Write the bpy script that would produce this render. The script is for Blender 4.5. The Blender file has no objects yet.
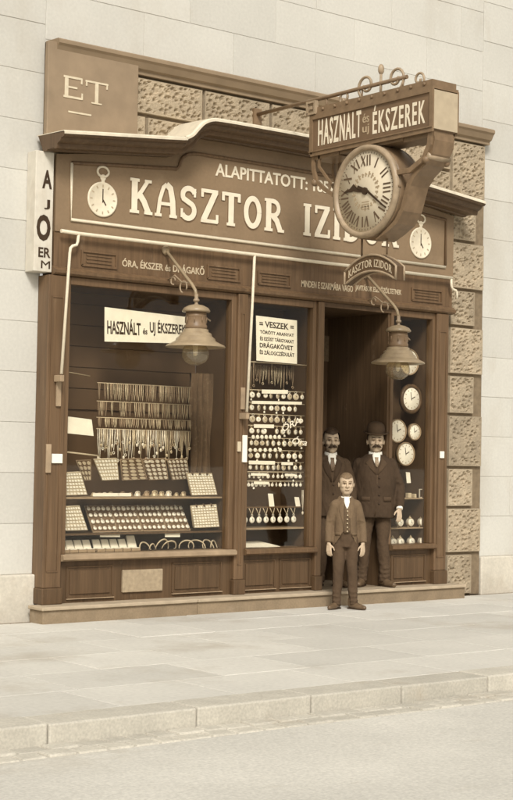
import bpy, bmesh, math, random
from mathutils import Vector, Matrix, noise
random.seed(7)
S = bpy.context.scene
COL = S.collection

# ------------------------------------------------------------------ camera
F_PX, YAW, DIST, EYE, HORIZON, ROLL = 1560.0, math.radians(38.8), 15.7, 1.54, 455.0, 0.018
PITCH = math.atan((HORIZON - 400) / F_PX)
_d = Vector((math.sin(YAW), math.cos(YAW), 0)); _r = Vector((math.cos(YAW), -math.sin(YAW), 0)); _u = Vector((0, 0, 1))
FW = _d * math.cos(PITCH) + _u * math.sin(PITCH)
_up = -_d * math.sin(PITCH) + _u * math.cos(PITCH)
RR = _r * math.cos(ROLL) + _up * math.sin(ROLL)
UU = _up * math.cos(ROLL) - _r * math.sin(ROLL)
CAM = Vector((-DIST * _d.x, -DIST * _d.y, EYE))
cd = bpy.data.cameras.new('camera'); cam = bpy.data.objects.new('camera', cd); COL.objects.link(cam)
m4 = Matrix((RR, UU, -FW)).transposed().to_4x4(); m4.translation = CAM
cam.matrix_world = m4
cd.sensor_width = 36; cd.sensor_fit = 'AUTO'; cd.lens = F_PX / 800 * 36
cd.clip_end = 500
S.camera = cam

# ------------------------------------------------------------------ world, sun, exposure
SUN_EL, SUN_AZ = math.radians(40), math.radians(-122)      # azimuth of the direction towards the sun, from +X
w = bpy.data.worlds.new('World'); S.world = w; w.use_nodes = True
nt = w.node_tree; bg = nt.nodes['Background']
sky = nt.nodes.new('ShaderNodeTexSky'); sky.sky_type = 'NISHITA'; sky.sun_disc = False
sky.sun_elevation = SUN_EL; sky.sun_rotation = math.radians(90) - SUN_AZ
sky.dust_density = 4.0; sky.ozone_density = 0.5
hs = nt.nodes.new('ShaderNodeHueSaturation'); hs.inputs['Saturation'].default_value = 0.03   # overcast: a nearly white sky
nt.links.new(sky.outputs[0], hs.inputs['Color']); wm = nt.nodes.new('ShaderNodeMix'); wm.data_type = 'RGBA'; wm.blend_type = 'MULTIPLY'; wm.inputs[0].default_value = 1; wm.inputs[7].default_value = (1.0, .955, .88, 1)   # hazy, warm overcast
nt.links.new(hs.outputs[0], wm.inputs[6]); nt.links.new(wm.outputs[2], bg.inputs[0])
bg.inputs[1].default_value = 0.10
sd = bpy.data.lights.new('sun', 'SUN'); sun = bpy.data.objects.new('sun', sd); COL.objects.link(sun)
sd.energy = 2.2; sd.angle = math.radians(13); sd.color = (1.0, .96, .9)
tosun = Vector((math.cos(SUN_EL) * math.cos(SUN_AZ), math.cos(SUN_EL) * math.sin(SUN_AZ), math.sin(SUN_EL)))
sun.rotation_euler = tosun.to_track_quat('Z', 'Y').to_euler(); sun.location = (0, -8, 12)
S.view_settings.view_transform = 'Standard'; S.view_settings.look = 'None'
S.view_settings.gamma = 1; S.view_settings.use_curve_mapping = False
S.view_settings.exposure = 0.25

# ------------------------------------------------------------------ helpers: measuring
def _ray(px, py): return FW + RR * ((px - 256.5) / F_PX) - UU * ((py - 400) / F_PX)
def PY(px, py, Y=0.0):                    # the point of the plane y = Y seen at a pixel of the photograph
    v = _ray(px, py); t = (Y - CAM.y) / v.y; return CAM + v * t
def PX(px, py, X=0.0):
    v = _ray(px, py); t = (X - CAM.x) / v.x; return CAM + v * t

# ------------------------------------------------------------------ helpers: materials
MATS = {}
def mat(name, col, rough=.6, scale=8, amt=.12, bump=0.0, stretch=(1, 1, 1), metal=0.0, scale2=None, amt2=0.0, spec=.3, stain=None, piece=0.0, each=0.0):
    if name in MATS: return MATS[name]
    m = bpy.data.materials.new(name); m.use_nodes = True; n = m.node_tree.nodes; l = m.node_tree.links
    b = n['Principled BSDF']; b.inputs['Roughness'].default_value = rough; b.inputs['Metallic'].default_value = metal
    b.inputs['Specular IOR Level'].default_value = spec
    tc = n.new('ShaderNodeTexCoord'); mp = n.new('ShaderNodeMapping'); mp.inputs['Scale'].default_value = stretch
    l.new(tc.outputs['Object'], mp.inputs[0])
    def layer(sc, a, prev):
        nz = n.new('ShaderNodeTexNoise'); nz.inputs['Scale'].default_value = sc; nz.inputs['Detail'].default_value = 6
        l.new(mp.outputs[0], nz.inputs['Vector'])
        mr = n.new('ShaderNodeMapRange'); mr.inputs['From Min'].default_value = .25; mr.inputs['From Max'].default_value = .75
        mr.inputs['To Min'].default_value = 1 - a; mr.inputs['To Max'].default_value = 1 + a
        l.new(nz.outputs[0], mr.inputs[0])
        mx = n.new('ShaderNodeMix'); mx.data_type = 'RGBA'; mx.blend_type = 'MULTIPLY'; mx.inputs[0].default_value = 1
        if prev is None: mx.inputs[6].default_value = (*col, 1)
        else: l.new(prev, mx.inputs[6])
        l.new(mr.outputs[0], mx.inputs[7])
        return mx.outputs[2], nz.outputs[0]
    o, nz = layer(scale, amt, None)
    if scale2: o, _ = layer(scale2, amt2, o)
    def mul(prev, fac_out):
        mx = n.new('ShaderNodeMix'); mx.data_type = 'RGBA'; mx.blend_type = 'MULTIPLY'; mx.inputs[0].default_value = 1
        l.new(prev, mx.inputs[6]); l.new(fac_out, mx.inputs[7]); return mx.outputs[2]
    def rng(src, a):
        mr = n.new('ShaderNodeMapRange'); mr.inputs['To Min'].default_value = 1 - a; mr.inputs['To Max'].default_value = 1 + a * .5
        l.new(src, mr.inputs[0]); return mr.outputs[0]
    if piece: g = n.new('ShaderNodeNewGeometry'); o = mul(o, rng(g.outputs['Random Per Island'], piece))
    if each: g = n.new('ShaderNodeObjectInfo'); o = mul(o, rng(g.outputs['Random'], each))
    for st in (stain or ()):                              # patches of soot, damp or wear: (colour, scale, stretch, threshold, strength)
        mp2 = n.new('ShaderNodeMapping'); mp2.inputs['Scale'].default_value = st[2]; mp2.inputs['Location'].default_value = (3.1, 1.7, 5.3); l.new(tc.outputs['Object'], mp2.inputs[0])
        nz2 = n.new('ShaderNodeTexNoise'); nz2.inputs['Scale'].default_value = st[1]; nz2.inputs['Detail'].default_value = 9; nz2.inputs['Roughness'].default_value = .65; l.new(mp2.outputs[0], nz2.inputs['Vector'])
        mr = n.new('ShaderNodeMapRange'); mr.inputs['From Min'].default_value = st[3]; mr.inputs['From Max'].default_value = st[3] + .16; mr.inputs['To Max'].default_value = st[4]; l.new(nz2.outputs[0], mr.inputs[0])
        mx = n.new('ShaderNodeMix'); mx.data_type = 'RGBA'; mx.inputs[7].default_value = (*st[0], 1); l.new(mr.outputs[0], mx.inputs[0]); l.new(o, mx.inputs[6]); o = mx.outputs[2]
    l.new(o, b.inputs['Base Color'])
    if bump:
        bp = n.new('ShaderNodeBump'); bp.inputs['Strength'].default_value = bump; bp.inputs['Distance'].default_value = .01
        l.new(nz, bp.inputs['Height']); l.new(bp.outputs[0], b.inputs['Normal'])
    MATS[name] = m; return m
def glass(name='glass', tint=(.98, .97, .94), rough=.02, base=.035, milk=0.0):
    m = bpy.data.materials.new(name); m.use_nodes = True; n = m.node_tree.nodes; l = m.node_tree.links
    n.remove(n['Principled BSDF'])
    tr = n.new('ShaderNodeBsdfTransparent'); tr.inputs[0].default_value = (*tint, 1)
    gl = n.new('ShaderNodeBsdfGlossy'); gl.inputs['Roughness'].default_value = rough
    lw = n.new('ShaderNodeLayerWeight'); lw.inputs[0].default_value = .5
    pw = n.new('ShaderNodeMath'); pw.operation = 'POWER'; pw.inputs[1].default_value = 5; l.new(lw.outputs['Facing'], pw.inputs[0])
    fr = n.new('ShaderNodeMath'); fr.operation = 'MULTIPLY_ADD'; fr.inputs[1].default_value = 1 - base; fr.inputs[2].default_value = base; l.new(pw.outputs[0], fr.inputs[0])
    mx = n.new('ShaderNodeMixShader'); l.new(fr.outputs[0], mx.inputs[0]); l.new(tr.outputs[0], mx.inputs[1]); l.new(gl.outputs[0], mx.inputs[2])
    out = mx.outputs[0]
    if milk:
        df = n.new('ShaderNodeBsdfDiffuse'); df.inputs[0].default_value = (.75, .68, .55, 1); m2 = n.new('ShaderNodeMixShader'); m2.inputs[0].default_value = milk
        l.new(out, m2.inputs[1]); l.new(df.outputs[0], m2.inputs[2]); out = m2.outputs[0]
    l.new(out, n['Material Output'].inputs[0]); return m

WOOD = mat('painted_wood', (.140, .086, .046), .42, 26, .24, .14, (1, 1, .05), scale2=70, amt2=.14, stain=[((.36, .27, .175), 34, (1, 1, .30), .66, .55), ((.28, .20, .125), 9, (1, 1, .35), .60, .40), ((.06, .036, .02), 5, (1, 1, .25), .58, .5)])
WOODP = mat('fascia_paint', (.235, .163, .097), .45, 1.7, .14, .05, scale2=30, amt2=.06, stain=[((.33, .25, .16), 2.2, (1, 1, 2), .56, .35), ((.10, .064, .036), 6, (1, 1, .5), .60, .4)])
WOODD = mat('dark_wood', (.100, .061, .032), .45, 26, .24, .14, (1, 1, .05), scale2=60, amt2=.14, stain=[((.30, .22, .14), 10, (1, 1, .5), .62, .4)])
WOODL = mat('worn_wood', (.34, .25, .16), .6, 9, .2, .05)
CREAM = mat('cream_paint_lit_bead', (.70, .62, .47), .6, 20, .08, .02)
LETTER = mat('letter_paint', (.74, .66, .51), .55, 14, .07, .02)
DIAL = mat('white_enamel', (.90, .86, .75), .35, 9, .05)
INK = mat('brown_black_ink', (.045, .026, .013), .6, 20, .2)
PAPER = mat('aged_paper', (.88, .83, .70), .8, 12, .07, .03)
PAPERD = mat('dull_card', (.56, .47, .33), .8, 12, .1, .03)
BRASS = mat('brass', (.56, .46, .31), .38, 30, .15, metal=.35)
SILVER = mat('silver', (.78, .71, .58), .3, 30, .12, metal=.25)
IRON = mat('painted_iron', (.195, .13, .075), .42, 14, .18, .05)
IRONL = mat('worn_iron', (.33, .25, .165), .42, 14, .22, .05)
ENAMEL = mat('lamp_enamel', (.31, .238, .150), .28, 10, .2, .04, stain=[((.20, .14, .085), 8, (1, 1, 1), .58, .5)])
SIGNP = mat('sign_paint', (.165, .105, .06), .45, 5, .15, .03)
PLASTER = mat('pale_plaster', (.545, .528, .475), .92, .9, .07, .16, scale2=35, amt2=.06, piece=.07, stain=[((.40, .355, .285), .55, (1, 1, .55), .54, .5), ((.38, .32, .24), 2.6, (1, 1, .35), .62, .35), ((.74, .71, .63), 7, (1, 1, 1), .64, .5)])
STONE = mat('rustic_stone', (.37, .30, .208), .92, 6, .18, .35, scale2=40, amt2=.14, each=.18, stain=[((.20, .15, .095), 3.5, (1, 1, .5), .56, .5)])
JOINT = mat('mortar_joint', (.20, .15, .095), .95, 20, .2)
COURSE = mat('shaded_course_stone', (.25, .185, .118), .85, 4, .15, .08)  # stone colour darkened to carry the shade on the course
ZINC = mat('zinc_sheet', (.64, .57, .44), .5, 9, .14, .05)
FLAG = mat('paving_flag', (.575, .555, .50), .9, 1.3, .07, .18, scale2=28, amt2=.08, piece=.10, stain=[((.38, .335, .265), 1.1, (1, 1, 1), .54, .55), ((.30, .25, .18), 9, (1, 1, 1), .66, .5)])
KERB = mat('kerb_granite', (.50, .47, .40), .88, 6, .1, .2, scale2=60, amt2=.16, piece=.12, stain=[((.36, .30, .22), 2.2, (1, 1, 1), .57, .5)])
ROADM = mat('macadam', (.56, .54, .485), .95, 1.1, .09, .5, scale2=55, amt2=.16, stain=[((.38, .335, .26), .8, (.45, 1, 1), .53, .6), ((.36, .30, .22), 5, (.6, 1, 1), .63, .5)])
STEPM = mat('step_stone', (.25, .188, .12), .85, 5, .18, .2, scale2=50, amt2=.12, piece=.1, stain=[((.40, .33, .24), 4, (1, 1, 1), .60, .5)])
STEPT = mat('step_nosing_stone', (.42, .34, .24), .8, 9, .14, .08)
BACK = mat('display_backing', (.105, .064, .034), .8, 3, .18, .03, (1, 1, .3))
VELVET = mat('velvet', (.16, .104, .06), .9, 20, .2)
REFLECTION = mat('painted_reflection', (.130, .084, .048), .9, 11, .2, .05, stain=[((.30, .225, .145), 30, (1, 1, .8), .55, .45)])
SKIN = mat('skin', (.50, .385, .265), .6, 14, .05, stain=[((.38, .27, .175), 16, (1, 1, 1), .56, .35)])
HAIRD = mat('dark_hair', (.050, .030, .016), .6, 60, .4, .1)
HAIRL = mat('cropped_hair', (.17, .115, .065), .7, 80, .4, .1)
SUITB = mat('boy_tweed', (.150, .101, .058), .9, 70, .10, .06, scale2=5, amt2=.14)
SUITD = mat('dark_suit', (.057, .035, .019), .88, 60, .10, .06, scale2=4, amt2=.2)
SUITM = mat('mid_suit', (.074, .046, .025), .88, 60, .10, .06, scale2=4, amt2=.2)
TROU = mat('dark_trousers', (.080, .050, .028), .88, 60, .10, .06, scale2=4, amt2=.2)
LEATHER = mat('shoe_leather', (.13, .086, .05), .4, 20, .2)
LINEN = mat('white_linen', (.84, .80, .69), .8, 30, .05)
GLASS = glass()
GLOBE = glass('lamp_glass', (.93, .89, .80), .06, .07, .07)

# ------------------------------------------------------------------ helpers: geometry
class MB:
    def __init__(s): s.bm = bmesh.new(); s.mi = 0; s.mats = []
    def face(s, vs, smooth=False):
        try:
            f = s.bm.faces.new(vs); f.material_index = s.mi; f.smooth = smooth; return f
        except ValueError: return None
    def box(s, x0, x1, y0, y1, z0, z1):
        v = [s.bm.verts.new((x, y, z)) for x in (x0, x1) for y in (y0, y1) for z in (z0, z1)]
        for q in ((0, 1, 3, 2), (4, 6, 7, 5), (0, 4, 5, 1), (2, 3, 7, 6), (0, 2, 6, 4), (1, 5, 7, 3)): s.face([v[i] for i in q])
        return s
    def hexa(s, a, b):                                  # two quads with matching corners
        va = [s.bm.verts.new(p) for p in a]; vb = [s.bm.verts.new(p) for p in b]; n = len(va)
        s.face(va); s.face(vb[::-1])
        for i in range(n): s.face([va[i], vb[i], vb[(i + 1) % n], va[(i + 1) % n]])
        return s
    def prism(s, poly, fn, t0, t1):                     # poly of (a,b); fn(a,b,t) -> point
        return s.hexa([fn(a, b, t0) for a, b in poly], [fn(a, b, t1) for a, b in poly])
    def tube(s, pts, r, n=8, smooth=True, caps=True):
        pts = [Vector(p) for p in pts]; rs = r if isinstance(r, (list, tuple)) else [r] * len(pts)
        rings = []; prev = None
        for i, p in enumerate(pts):
            t = (pts[min(i + 1, len(pts) - 1)] - pts[max(i - 1, 0)]).normalized()
            if prev is None:
                a = t.orthogonal().normalized()
            else:
                a = (prev - t * prev.dot(t)); a = a.normalized() if a.length > 1e-6 else t.orthogonal().normalized()
            prev = a; b = t.cross(a)
            rings.append([s.bm.verts.new(p + (a * math.cos(2 * math.pi * k / n) + b * math.sin(2 * math.pi * k / n)) * rs[i]) for k in range(n)])
        for A, B in zip(rings, rings[1:]):
            for k in range(n): s.face([A[k], A[(k + 1) % n], B[(k + 1) % n], B[k]], smooth)
        if caps: s.face(rings[0][::-1]); s.face(rings[-1])
        return s
    def lathe(s, prof, c=(0, 0, 0), n=24, axis='z', smooth=True, sx=1.0, sy=1.0, ang=(0, 2 * math.pi)):
        c = Vector(c); full = abs(ang[1] - ang[0] - 2 * math.pi) < 1e-6; rings = []
        K = n if full else n + 1
        for r, h in prof:
            ring = []
            for k in range(K):
                a = ang[0] + (ang[1] - ang[0]) * k / n
                u, v = r * math.cos(a) * sx, r * math.sin(a) * sy
                ring.append(s.bm.verts.new(c + (Vector((u, v, h)) if axis == 'z' else Vector((h, u, v)) if axis == 'x' else Vector((u, h, v)))))
            rings.append(ring)
        for A, B in zip(rings, rings[1:]):
            for k in range(K if full else n): s.face([A[k], A[(k + 1) % K], B[(k + 1) % K], B[k]], smooth)
        if full:
            if prof[0][0] > 1e-5: s.face(rings[0][::-1])
            if prof[-1][0] > 1e-5: s.face(rings[-1])
        return s
    def ball(s, c, r, n=12, m=8):
        rx, ry, rz = r if isinstance(r, (tuple, list)) else (r, r, r); c = Vector(c); rings = []
        top = s.bm.verts.new(c + Vector((0, 0, rz))); bot = s.bm.verts.new(c - Vector((0, 0, rz)))
        for j in range(1, m):
            t = math.pi * j / m
            rings.append([s.bm.verts.new(c + Vector((rx * math.sin(t) * math.cos(2 * math.pi * k / n), ry * math.sin(t) * math.sin(2 * math.pi * k / n), rz * math.cos(t)))) for k in range(n)])
        for k in range(n):
            s.face([top, rings[0][k], rings[0][(k + 1) % n]], True); s.face([bot, rings[-1][(k + 1) % n], rings[-1][k]], True)
        for A, B in zip(rings, rings[1:]):
            for k in range(n): s.face([A[k], B[k], B[(k + 1) % n], A[(k + 1) % n]], True)
        return s
    def capsule(s, p0, p1, r0, r1, n=12):
        p0, p1 = Vector(p0), Vector(p1)
        s.tube([p0, p1], [r0, r1], n); s.ball(p0, r0, n, 8); s.ball(p1, r1, n, 8); return s
    def loft(s, rings, n=24):                            # rings of (cx, cy, z, rx, ry)
        R = [[s.bm.verts.new((cx + rx * math.cos(2 * math.pi * k / n), cy + ry * math.sin(2 * math.pi * k / n), z)) for k in range(n)] for cx, cy, z, rx, ry in rings]
        for A, B in zip(R, R[1:]):
            for k in range(n): s.face([A[k], A[(k + 1) % n], B[(k + 1) % n], B[k]], True)
        s.face(R[0][::-1]); s.face(R[-1]); return s
    def ribbon(s, pts, w, fn, t0, t1):                   # flat stroke of width w (number or list) along 2-D points
        pts = [Vector(p) for p in pts]; n = len(pts); L = []; R = []
        ws = w if isinstance(w, (list, tuple)) else [w] * n
        for i in range(n):
            a = (pts[i] - pts[i - 1]).normalized() if i else None
            b = (pts[i + 1] - pts[i]).normalized() if i < n - 1 else None
            if a is None: nn = Vector((-b.y, b.x)); k = 1
            elif b is None: nn = Vector((-a.y, a.x)); k = 1
            else:
                na, nb = Vector((-a.y, a.x)), Vector((-b.y, b.x)); nn = (na + nb)
                if nn.length < 1e-4: nn = na
                nn.normalize(); k = min(1.8, 1 / max(.3, nn.dot(na)))
            L.append(pts[i] + nn * ws[i] / 2 * k); R.append(pts[i] - nn * ws[i] / 2 * k)
        for i in range(n - 1):
            s.prism([L[i], R[i], R[i + 1], L[i + 1]], lambda a, b, t: fn(a, b, t), t0, t1)
        return s
    def add_mesh(s, me, M):
        vs = [s.bm.verts.new(M @ v.co) for v in me.vertices]
        for p in me.polygons: s.face([vs[i] for i in p.vertices], False)
        return s
    def build(s, name, m, parent=None, bevel=0, weld=False, org=None, **tags):
        if weld: bmesh.ops.remove_doubles(s.bm, verts=s.bm.verts, dist=1e-5)
        bmesh.ops.recalc_face_normals(s.bm, faces=s.bm.faces)
        o0 = Vector(org) if org is not None else (Vector(parent['_o']) if parent is not None else Vector((0, 0, 0)))
        bmesh.ops.translate(s.bm, verts=s.bm.verts, vec=-o0)
        me = bpy.data.meshes.new(name); s.bm.to_mesh(me); s.bm.free()
        for mm in (m if isinstance(m, (list, tuple)) else [m]): me.materials.append(mm)
        o = bpy.data.objects.new(name, me); COL.objects.link(o)
        o['_o'] = tuple(o0)
        if parent is not None: o.parent = parent
        else: o.location = o0
        if bevel:
            md = o.modifiers.new('edge', 'BEVEL'); md.width = bevel; md.segments = 2; md.limit_method = 'ANGLE'; md.angle_limit = math.radians(40)
        tag(o, **tags); return o
def tag(o, label=None, cat=None, group=None, kind=None):
    for k, v in (('label', label), ('category', cat), ('group', group), ('kind', kind)):
        if v: o[k] = v
    return o
def thing(name, loc, label, cat, group=None, rz=0):
    o = bpy.data.objects.new(name, None); COL.objects.link(o); o.empty_display_size = .1
    o.location = loc; o.rotation_euler = (0, 0, rz); o['_o'] = tuple(loc) if rz == 0 else (0, 0, 0)
    return tag(o, label, cat, group)
def kids(o): return [c for c in COL.objects if c.parent is o]
def copy_tree(o, loc=None, parent=None, label=None, rz=None):
    c = o.copy(); COL.objects.link(c)
    if parent is not None: c.parent = parent
    for ch in kids(o): copy_tree(ch, None, c)
    if loc is not None: c.location = loc
    if rz is not None: c.rotation_euler.z = rz
    if label: c['label'] = label
    return c
def plane(o, u, v):                                      # fn(a,b,t): a along u, b along v, t out of the plane (u x v)
    o, u, v = Vector(o), Vector(u), Vector(v); n = u.normalized().cross(v.normalized())
    return lambda a, b, t: o + u * a + v * b + n * t
def front(x, z, y): return plane((x, y, z), (1, 0, 0), (0, 0, 1))      # facing the street (-Y)
_fc = {}
def text(mb, s, fn, wd, ht, t0=0.0, t1=.004, bold=.0, slant=0.0, skew=0.0, space=1.0):
    """lettering of the built-in typeface, fitted to wd x ht on the plane fn"""
    key = (s, bold, slant, space)
    if key not in _fc:
        cu = bpy.data.curves.new('t', 'FONT'); cu.body = s; cu.offset = bold; cu.extrude = .02; cu.resolution_u = 3; cu.shear = slant; cu.space_character = space
        ob = bpy.data.objects.new('t', cu); COL.objects.link(ob); bpy.context.view_layer.update()
        me = bpy.data.meshes.new_from_object(ob.evaluated_get(bpy.context.evaluated_depsgraph_get()))
        bpy.data.objects.remove(ob); bpy.data.curves.remove(cu); _fc[key] = me
    me = _fc[key]; xs = [v.co.x for v in me.vertices]; ys = [v.co.y for v in me.vertices]
    x0, x1, y0, y1 = min(xs), max(xs), min(ys), max(ys)
    vs = []
    for v in me.vertices:
        a = (v.co.x - x0) / (x1 - x0) * wd; b = (v.co.y - y0) / (y1 - y0) * ht
        vs.append(mb.bm.verts.new(fn(a, b + skew * a, t1 if v.co.z > 0 else t0)))
    for p in me.polygons: mb.face([vs[i] for i in p.vertices])
    return mb
def arc(cx, cy, rx, ry, a0, a1, n=12):
    return [(cx + rx * math.cos(math.radians(a0 + (a1 - a0) * i / n)), cy + ry * math.sin(math.radians(a0 + (a1 - a0) * i / n))) for i in range(n + 1)]

# serif display capitals as strokes in a unit-height box: (width, [(points, stroke width)])
SERIF = {
 'K': (.66, [([(.14, 0), (.14, 1)], .17), ([(.01, .03), (.28, .03)], .06), ([(.01, .97), (.28, .97)], .06), ([(.2, .44), (.36, .68), (.52, .97)], .09),
             ([(.27, .58), (.42, .36), (.56, .03)], .16), ([(.44, .97), (.64, .97)], .06), ([(.44, .03), (.68, .03)], .06)]),
 'A': (.66, [([(.09, .03), (.14, .5), (.24, .86), (.34, .97)], .09), ([(.34, .97), (.46, .86), (.53, .5), (.56, .03)], .16), ([(.12, .38), (.53, .38)], .07),
             ([(.0, .03), (.2, .03)], .06), ([(.45, .03), (.67, .03)], .06)]),
 'S': (.54, [(arc(.27, .74, .19, .21, 20, 215, 12) + arc(.25, .28, .20, .24, 55, -150, 14), .13), ([(.46, .70), (.46, .96)], .05), ([(.06, .05), (.06, .32)], .05)]),
 'Z': (.58, [([(.03, .96), (.55, .96)], .08), ([(.48, .95), (.10, .05)], .16), ([(.03, .04), (.56, .04)], .08), ([(.06, .76), (.06, .99)], .06), ([(.54, .01), (.54, .26)], .06)]),
 'T': (.62, [([(.02, .96), (.60, .96)], .08), ([(.31, .93), (.31, .02)], .17), ([(.18, .03), (.44, .03)], .06), ([(.05, .74), (.05, .99)], .07), ([(.57, .74), (.57, .99)], .07)]),
 'O': (.60, [(arc(.30, .5, .22, .43, 0, 360, 30), .14)]),
 'R': (.66, [([(.14, 0), (.14, 1)], .17), ([(.01, .03), (.28, .03)], .06), ([(.01, .97), (.2, .97)], .06), ([(.14, .95)] + arc(.28, .72, .2, .23, 90, -90, 10) + [(.2, .49)], .11),
             ([(.28, .48), (.42, .34), (.54, .03)], .16), ([(.46, .03), (.67, .03)], .06)]),
 'I': (.30, [([(.15, 0), (.15, 1)], .17), ([(.02, .03), (.28, .03)], .06), ([(.02, .97), (.28, .97)], .06)]),
 'D': (.66, [([(.14, 0), (.14, 1)], .17), ([(.01, .03), (.22, .03)], .06), ([(.01, .97), (.22, .97)], .06), ([(.14, .95)] + arc(.26, .5, .30, .45, 90, -90, 16) + [(.14, .05)], .13)]),
}
def serif_text(mb, s, fn, wd, ht, t1=.008, gap=.13, grow=0.0, t0=0.0):
    tot = sum((SERIF[c][0] if c != ' ' else .30) + gap for c in s) - gap; k = wd / tot; x = 0; i = 0
    for c in s:
        if c != ' ':
            for pts, sw in SERIF[c][1]:
                i += 1
                mb.ribbon([((x + a) * k, b * ht) for a, b in pts], sw * min(k, ht) + grow, fn, t0, t1 + (i % 9) * .00025)
        x += (SERIF[c][0] if c != ' ' else .30) + gap
    return mb

# ------------------------------------------------------------------ the ground
def grid_sheet(mb, x0, x1, y0, y1, z): mb.hexa([(x0, y0, z), (x1, y0, z), (x1, y1, z), (x0, y1, z)], [(x0, y0, z - .3), (x1, y0, z - .3), (x1, y1, z - .3), (x0, y1, z - .3)])
b = MB(); grid_sheet(b, -150, 150, -150, -4.62, -.12); b.build('road', ROADM, kind='structure')
b = MB()
x = -40.0; i = 0
while x < 40:
    L = .8 + .3 * random.random(); b.box(x + .004, x + L - .004, -4.62, -4.32, -.3, .004 + random.uniform(-.003, .003)); x += L
b.build('kerb', KERB, bevel=.012, kind='structure')
b = MB()
for rr_ in range(2):
    x = -16.0 + .07 * rr_
    while x < 14:
        L = random.uniform(.15, .22); b.box(x + .006, x + L - .006, -4.62 - .15 * (rr_ + 1) + .005, -4.62 - .15 * rr_ - .006, -.2, -.108 + random.uniform(-.005, .005)); x += L
b.build('gutter', KERB, bevel=.012, kind='structure')
b = MB(); b.box(-40, 40, -4.32, .4, -.3, -.012); b.build('pavement_bed', JOINT, kind='structure')
b = MB(); y = -4.315; row = 0
while y < -.02:
    D = min(.72, -.0 - y); x = -14 + random.random()
    while x < 16:
        L = random.choice((.8, 1.0, 1.2, .9)); dz = random.uniform(-.0025, .0025)
        b.box(x + .004, x + L - .004, y + .004, y + D - .004, -.05, dz); x += L
    y += D; row += 1
b.build('pavement', FLAG, bevel=.006, kind='structure')

# ------------------------------------------------------------------ the building round the shop
XL, XR = -2.40, 2.80                      # sides of the shop's fascia
WY = .16                                  # face of the plain wall
bld = thing('stone_building', (0, WY, 0), 'pale plastered building with pitted rusticated stone around the dark shopfront', 'building')
def wall_part(rects):
    b = MB()
    for r in rects: b.box(*r)
    return b
wall_part([(-14, XL - .05, WY + .006, WY + .5, 0, 9.5), (XR + .62, 16, WY + .006, WY + .5, 0, 9.5), (XL - .05, XR + .62, WY + .006, WY + .5, 5.32, 9.5)]).build('wall_core', PLASTER, bld)
def ashlar(x0, x1, z0, z1, flip):
    b = MB(); z = z0; j = 0
    while z < z1 - .05:
        h = min(.46, z1 - z); x = x0 - (.55 if j % 2 else 0)
        while x < x1:
            a, c = max(x, x0), min(x + 1.1, x1)
            if c - a > .03: b.box(a + .002, c - .002, WY + random.uniform(-.0015, .0015), WY + .03, z + .002, z + h - .002)
            x += 1.1
        z += h; j += 1
    b.build('plaster_wall', PLASTER, bld, bevel=.004)
ashlar(-14, XL - .05, .42, 9.5, 0); ashlar(XR + .62, 16, .42, 9.5, 0); ashlar(XL - .05, XR + .62, 5.345, 9.5, 0)
b = MB(); b.box(XL - .05, XR + .62, WY - .035, WY + .5, 4.1, 5.17); b.box(XR - .02, XR + .62, WY - .035, WY + .5, 0, 4.0995); b.build('joint_bed', JOINT, bld)
b = MB()                                  # the string course: fillet, cove and drip over the stone
prof = [(WY + .1, 5.165), (.06, 5.165), (.06, 5.20), (.03, 5.215), (.0, 5.27), (-.02, 5.29), (-.02, 5.32), (.0, 5.335), (WY + .1, 5.345)]
b.prism([(p[0], p[1]) for p in prof], lambda a, c, t: Vector((t, a, c)), -2.41, XR + .64); b.build('string_course', COURSE, bld)
def rustic(x0, x1, z0, z1, seed):
    """a dressed block with a worm-eaten face cut into its real surface"""
    b = MB(); st = .0115; nx = max(4, int((x1 - x0) / st)); nz = max(4, int((z1 - z0) / st)); V = []
    for j in range(nz + 1):
        row = []
        for i in range(nx + 1):
            x = x0 + (x1 - x0) * i / nx; z = z0 + (z1 - z0) * j / nz
            e = min(i, nx - i, j, nz - j)
            if e == 0: y = WY + .05
            elif e < 3: y = .085
            else:
                p = Vector((x * 19 + seed + .35 * noise.noise(Vector((x * 9, 0, z * 9)))  , z * 23, seed * 3.1)); dd = noise.voronoi(p)[0]
                k = max(0.0, min(1.0, (.50 - dd[0]) / .20)); y = .082 - .005 * noise.noise(p * 3) + .026 * k
            row.append(b.bm.verts.new((x, y, z)))
        V.append(row)
    for j in range(nz):
        for i in range(nx): b.face([V[j][i], V[j][i + 1], V[j + 1][i + 1], V[j + 1][i]])
    b.build('rustic_block', STONE, bld)
zs = [4.18, 4.47, 4.79, 5.16]
for j in range(3):
    x = -2.38 - (.34 if j % 2 else .0); k = 0
    offs = {0: .30, 1: .02, 2: -.16}[j]
    x = -2.38
    edges = [-2.38] + [(-1.37 + .86 * q + offs) for q in range(-1, 5) if -2.2 < -1.37 + .86 * q + offs < 2.7] + [XR + .04]
    for a, c in zip(edges, edges[1:]): rustic(a + .008, c - .008, zs[j] + .008, zs[j + 1] - .008, j * 7 + a)
z = 0.0; j = 0
for h in (.47, .52, .45, .60, .45, .55, .42, .55, .48, .67):
    e = .60 if j % 2 else .46
    rustic(XR + .05, XR + e, z + .007, min(z + h, 5.16) - .007, 50 + j * 3); z += h; j += 1
b = MB()                                  # plain ashlar wall plinth at either side
for x0, x1 in ((-14, XL - .06), (XR + .63, 16)): b.box(x0, x1, WY - .06, WY + .05, -.02, .42)
b.build('plinth', mat('plinth_stone', (.55, .51, .43), .9, 3, .1, .2, scale2=40, amt2=.1, stain=[((.38, .32, .24), 1.8, (1, 1, .6), .55, .55)]), bld, bevel=.015)

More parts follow.
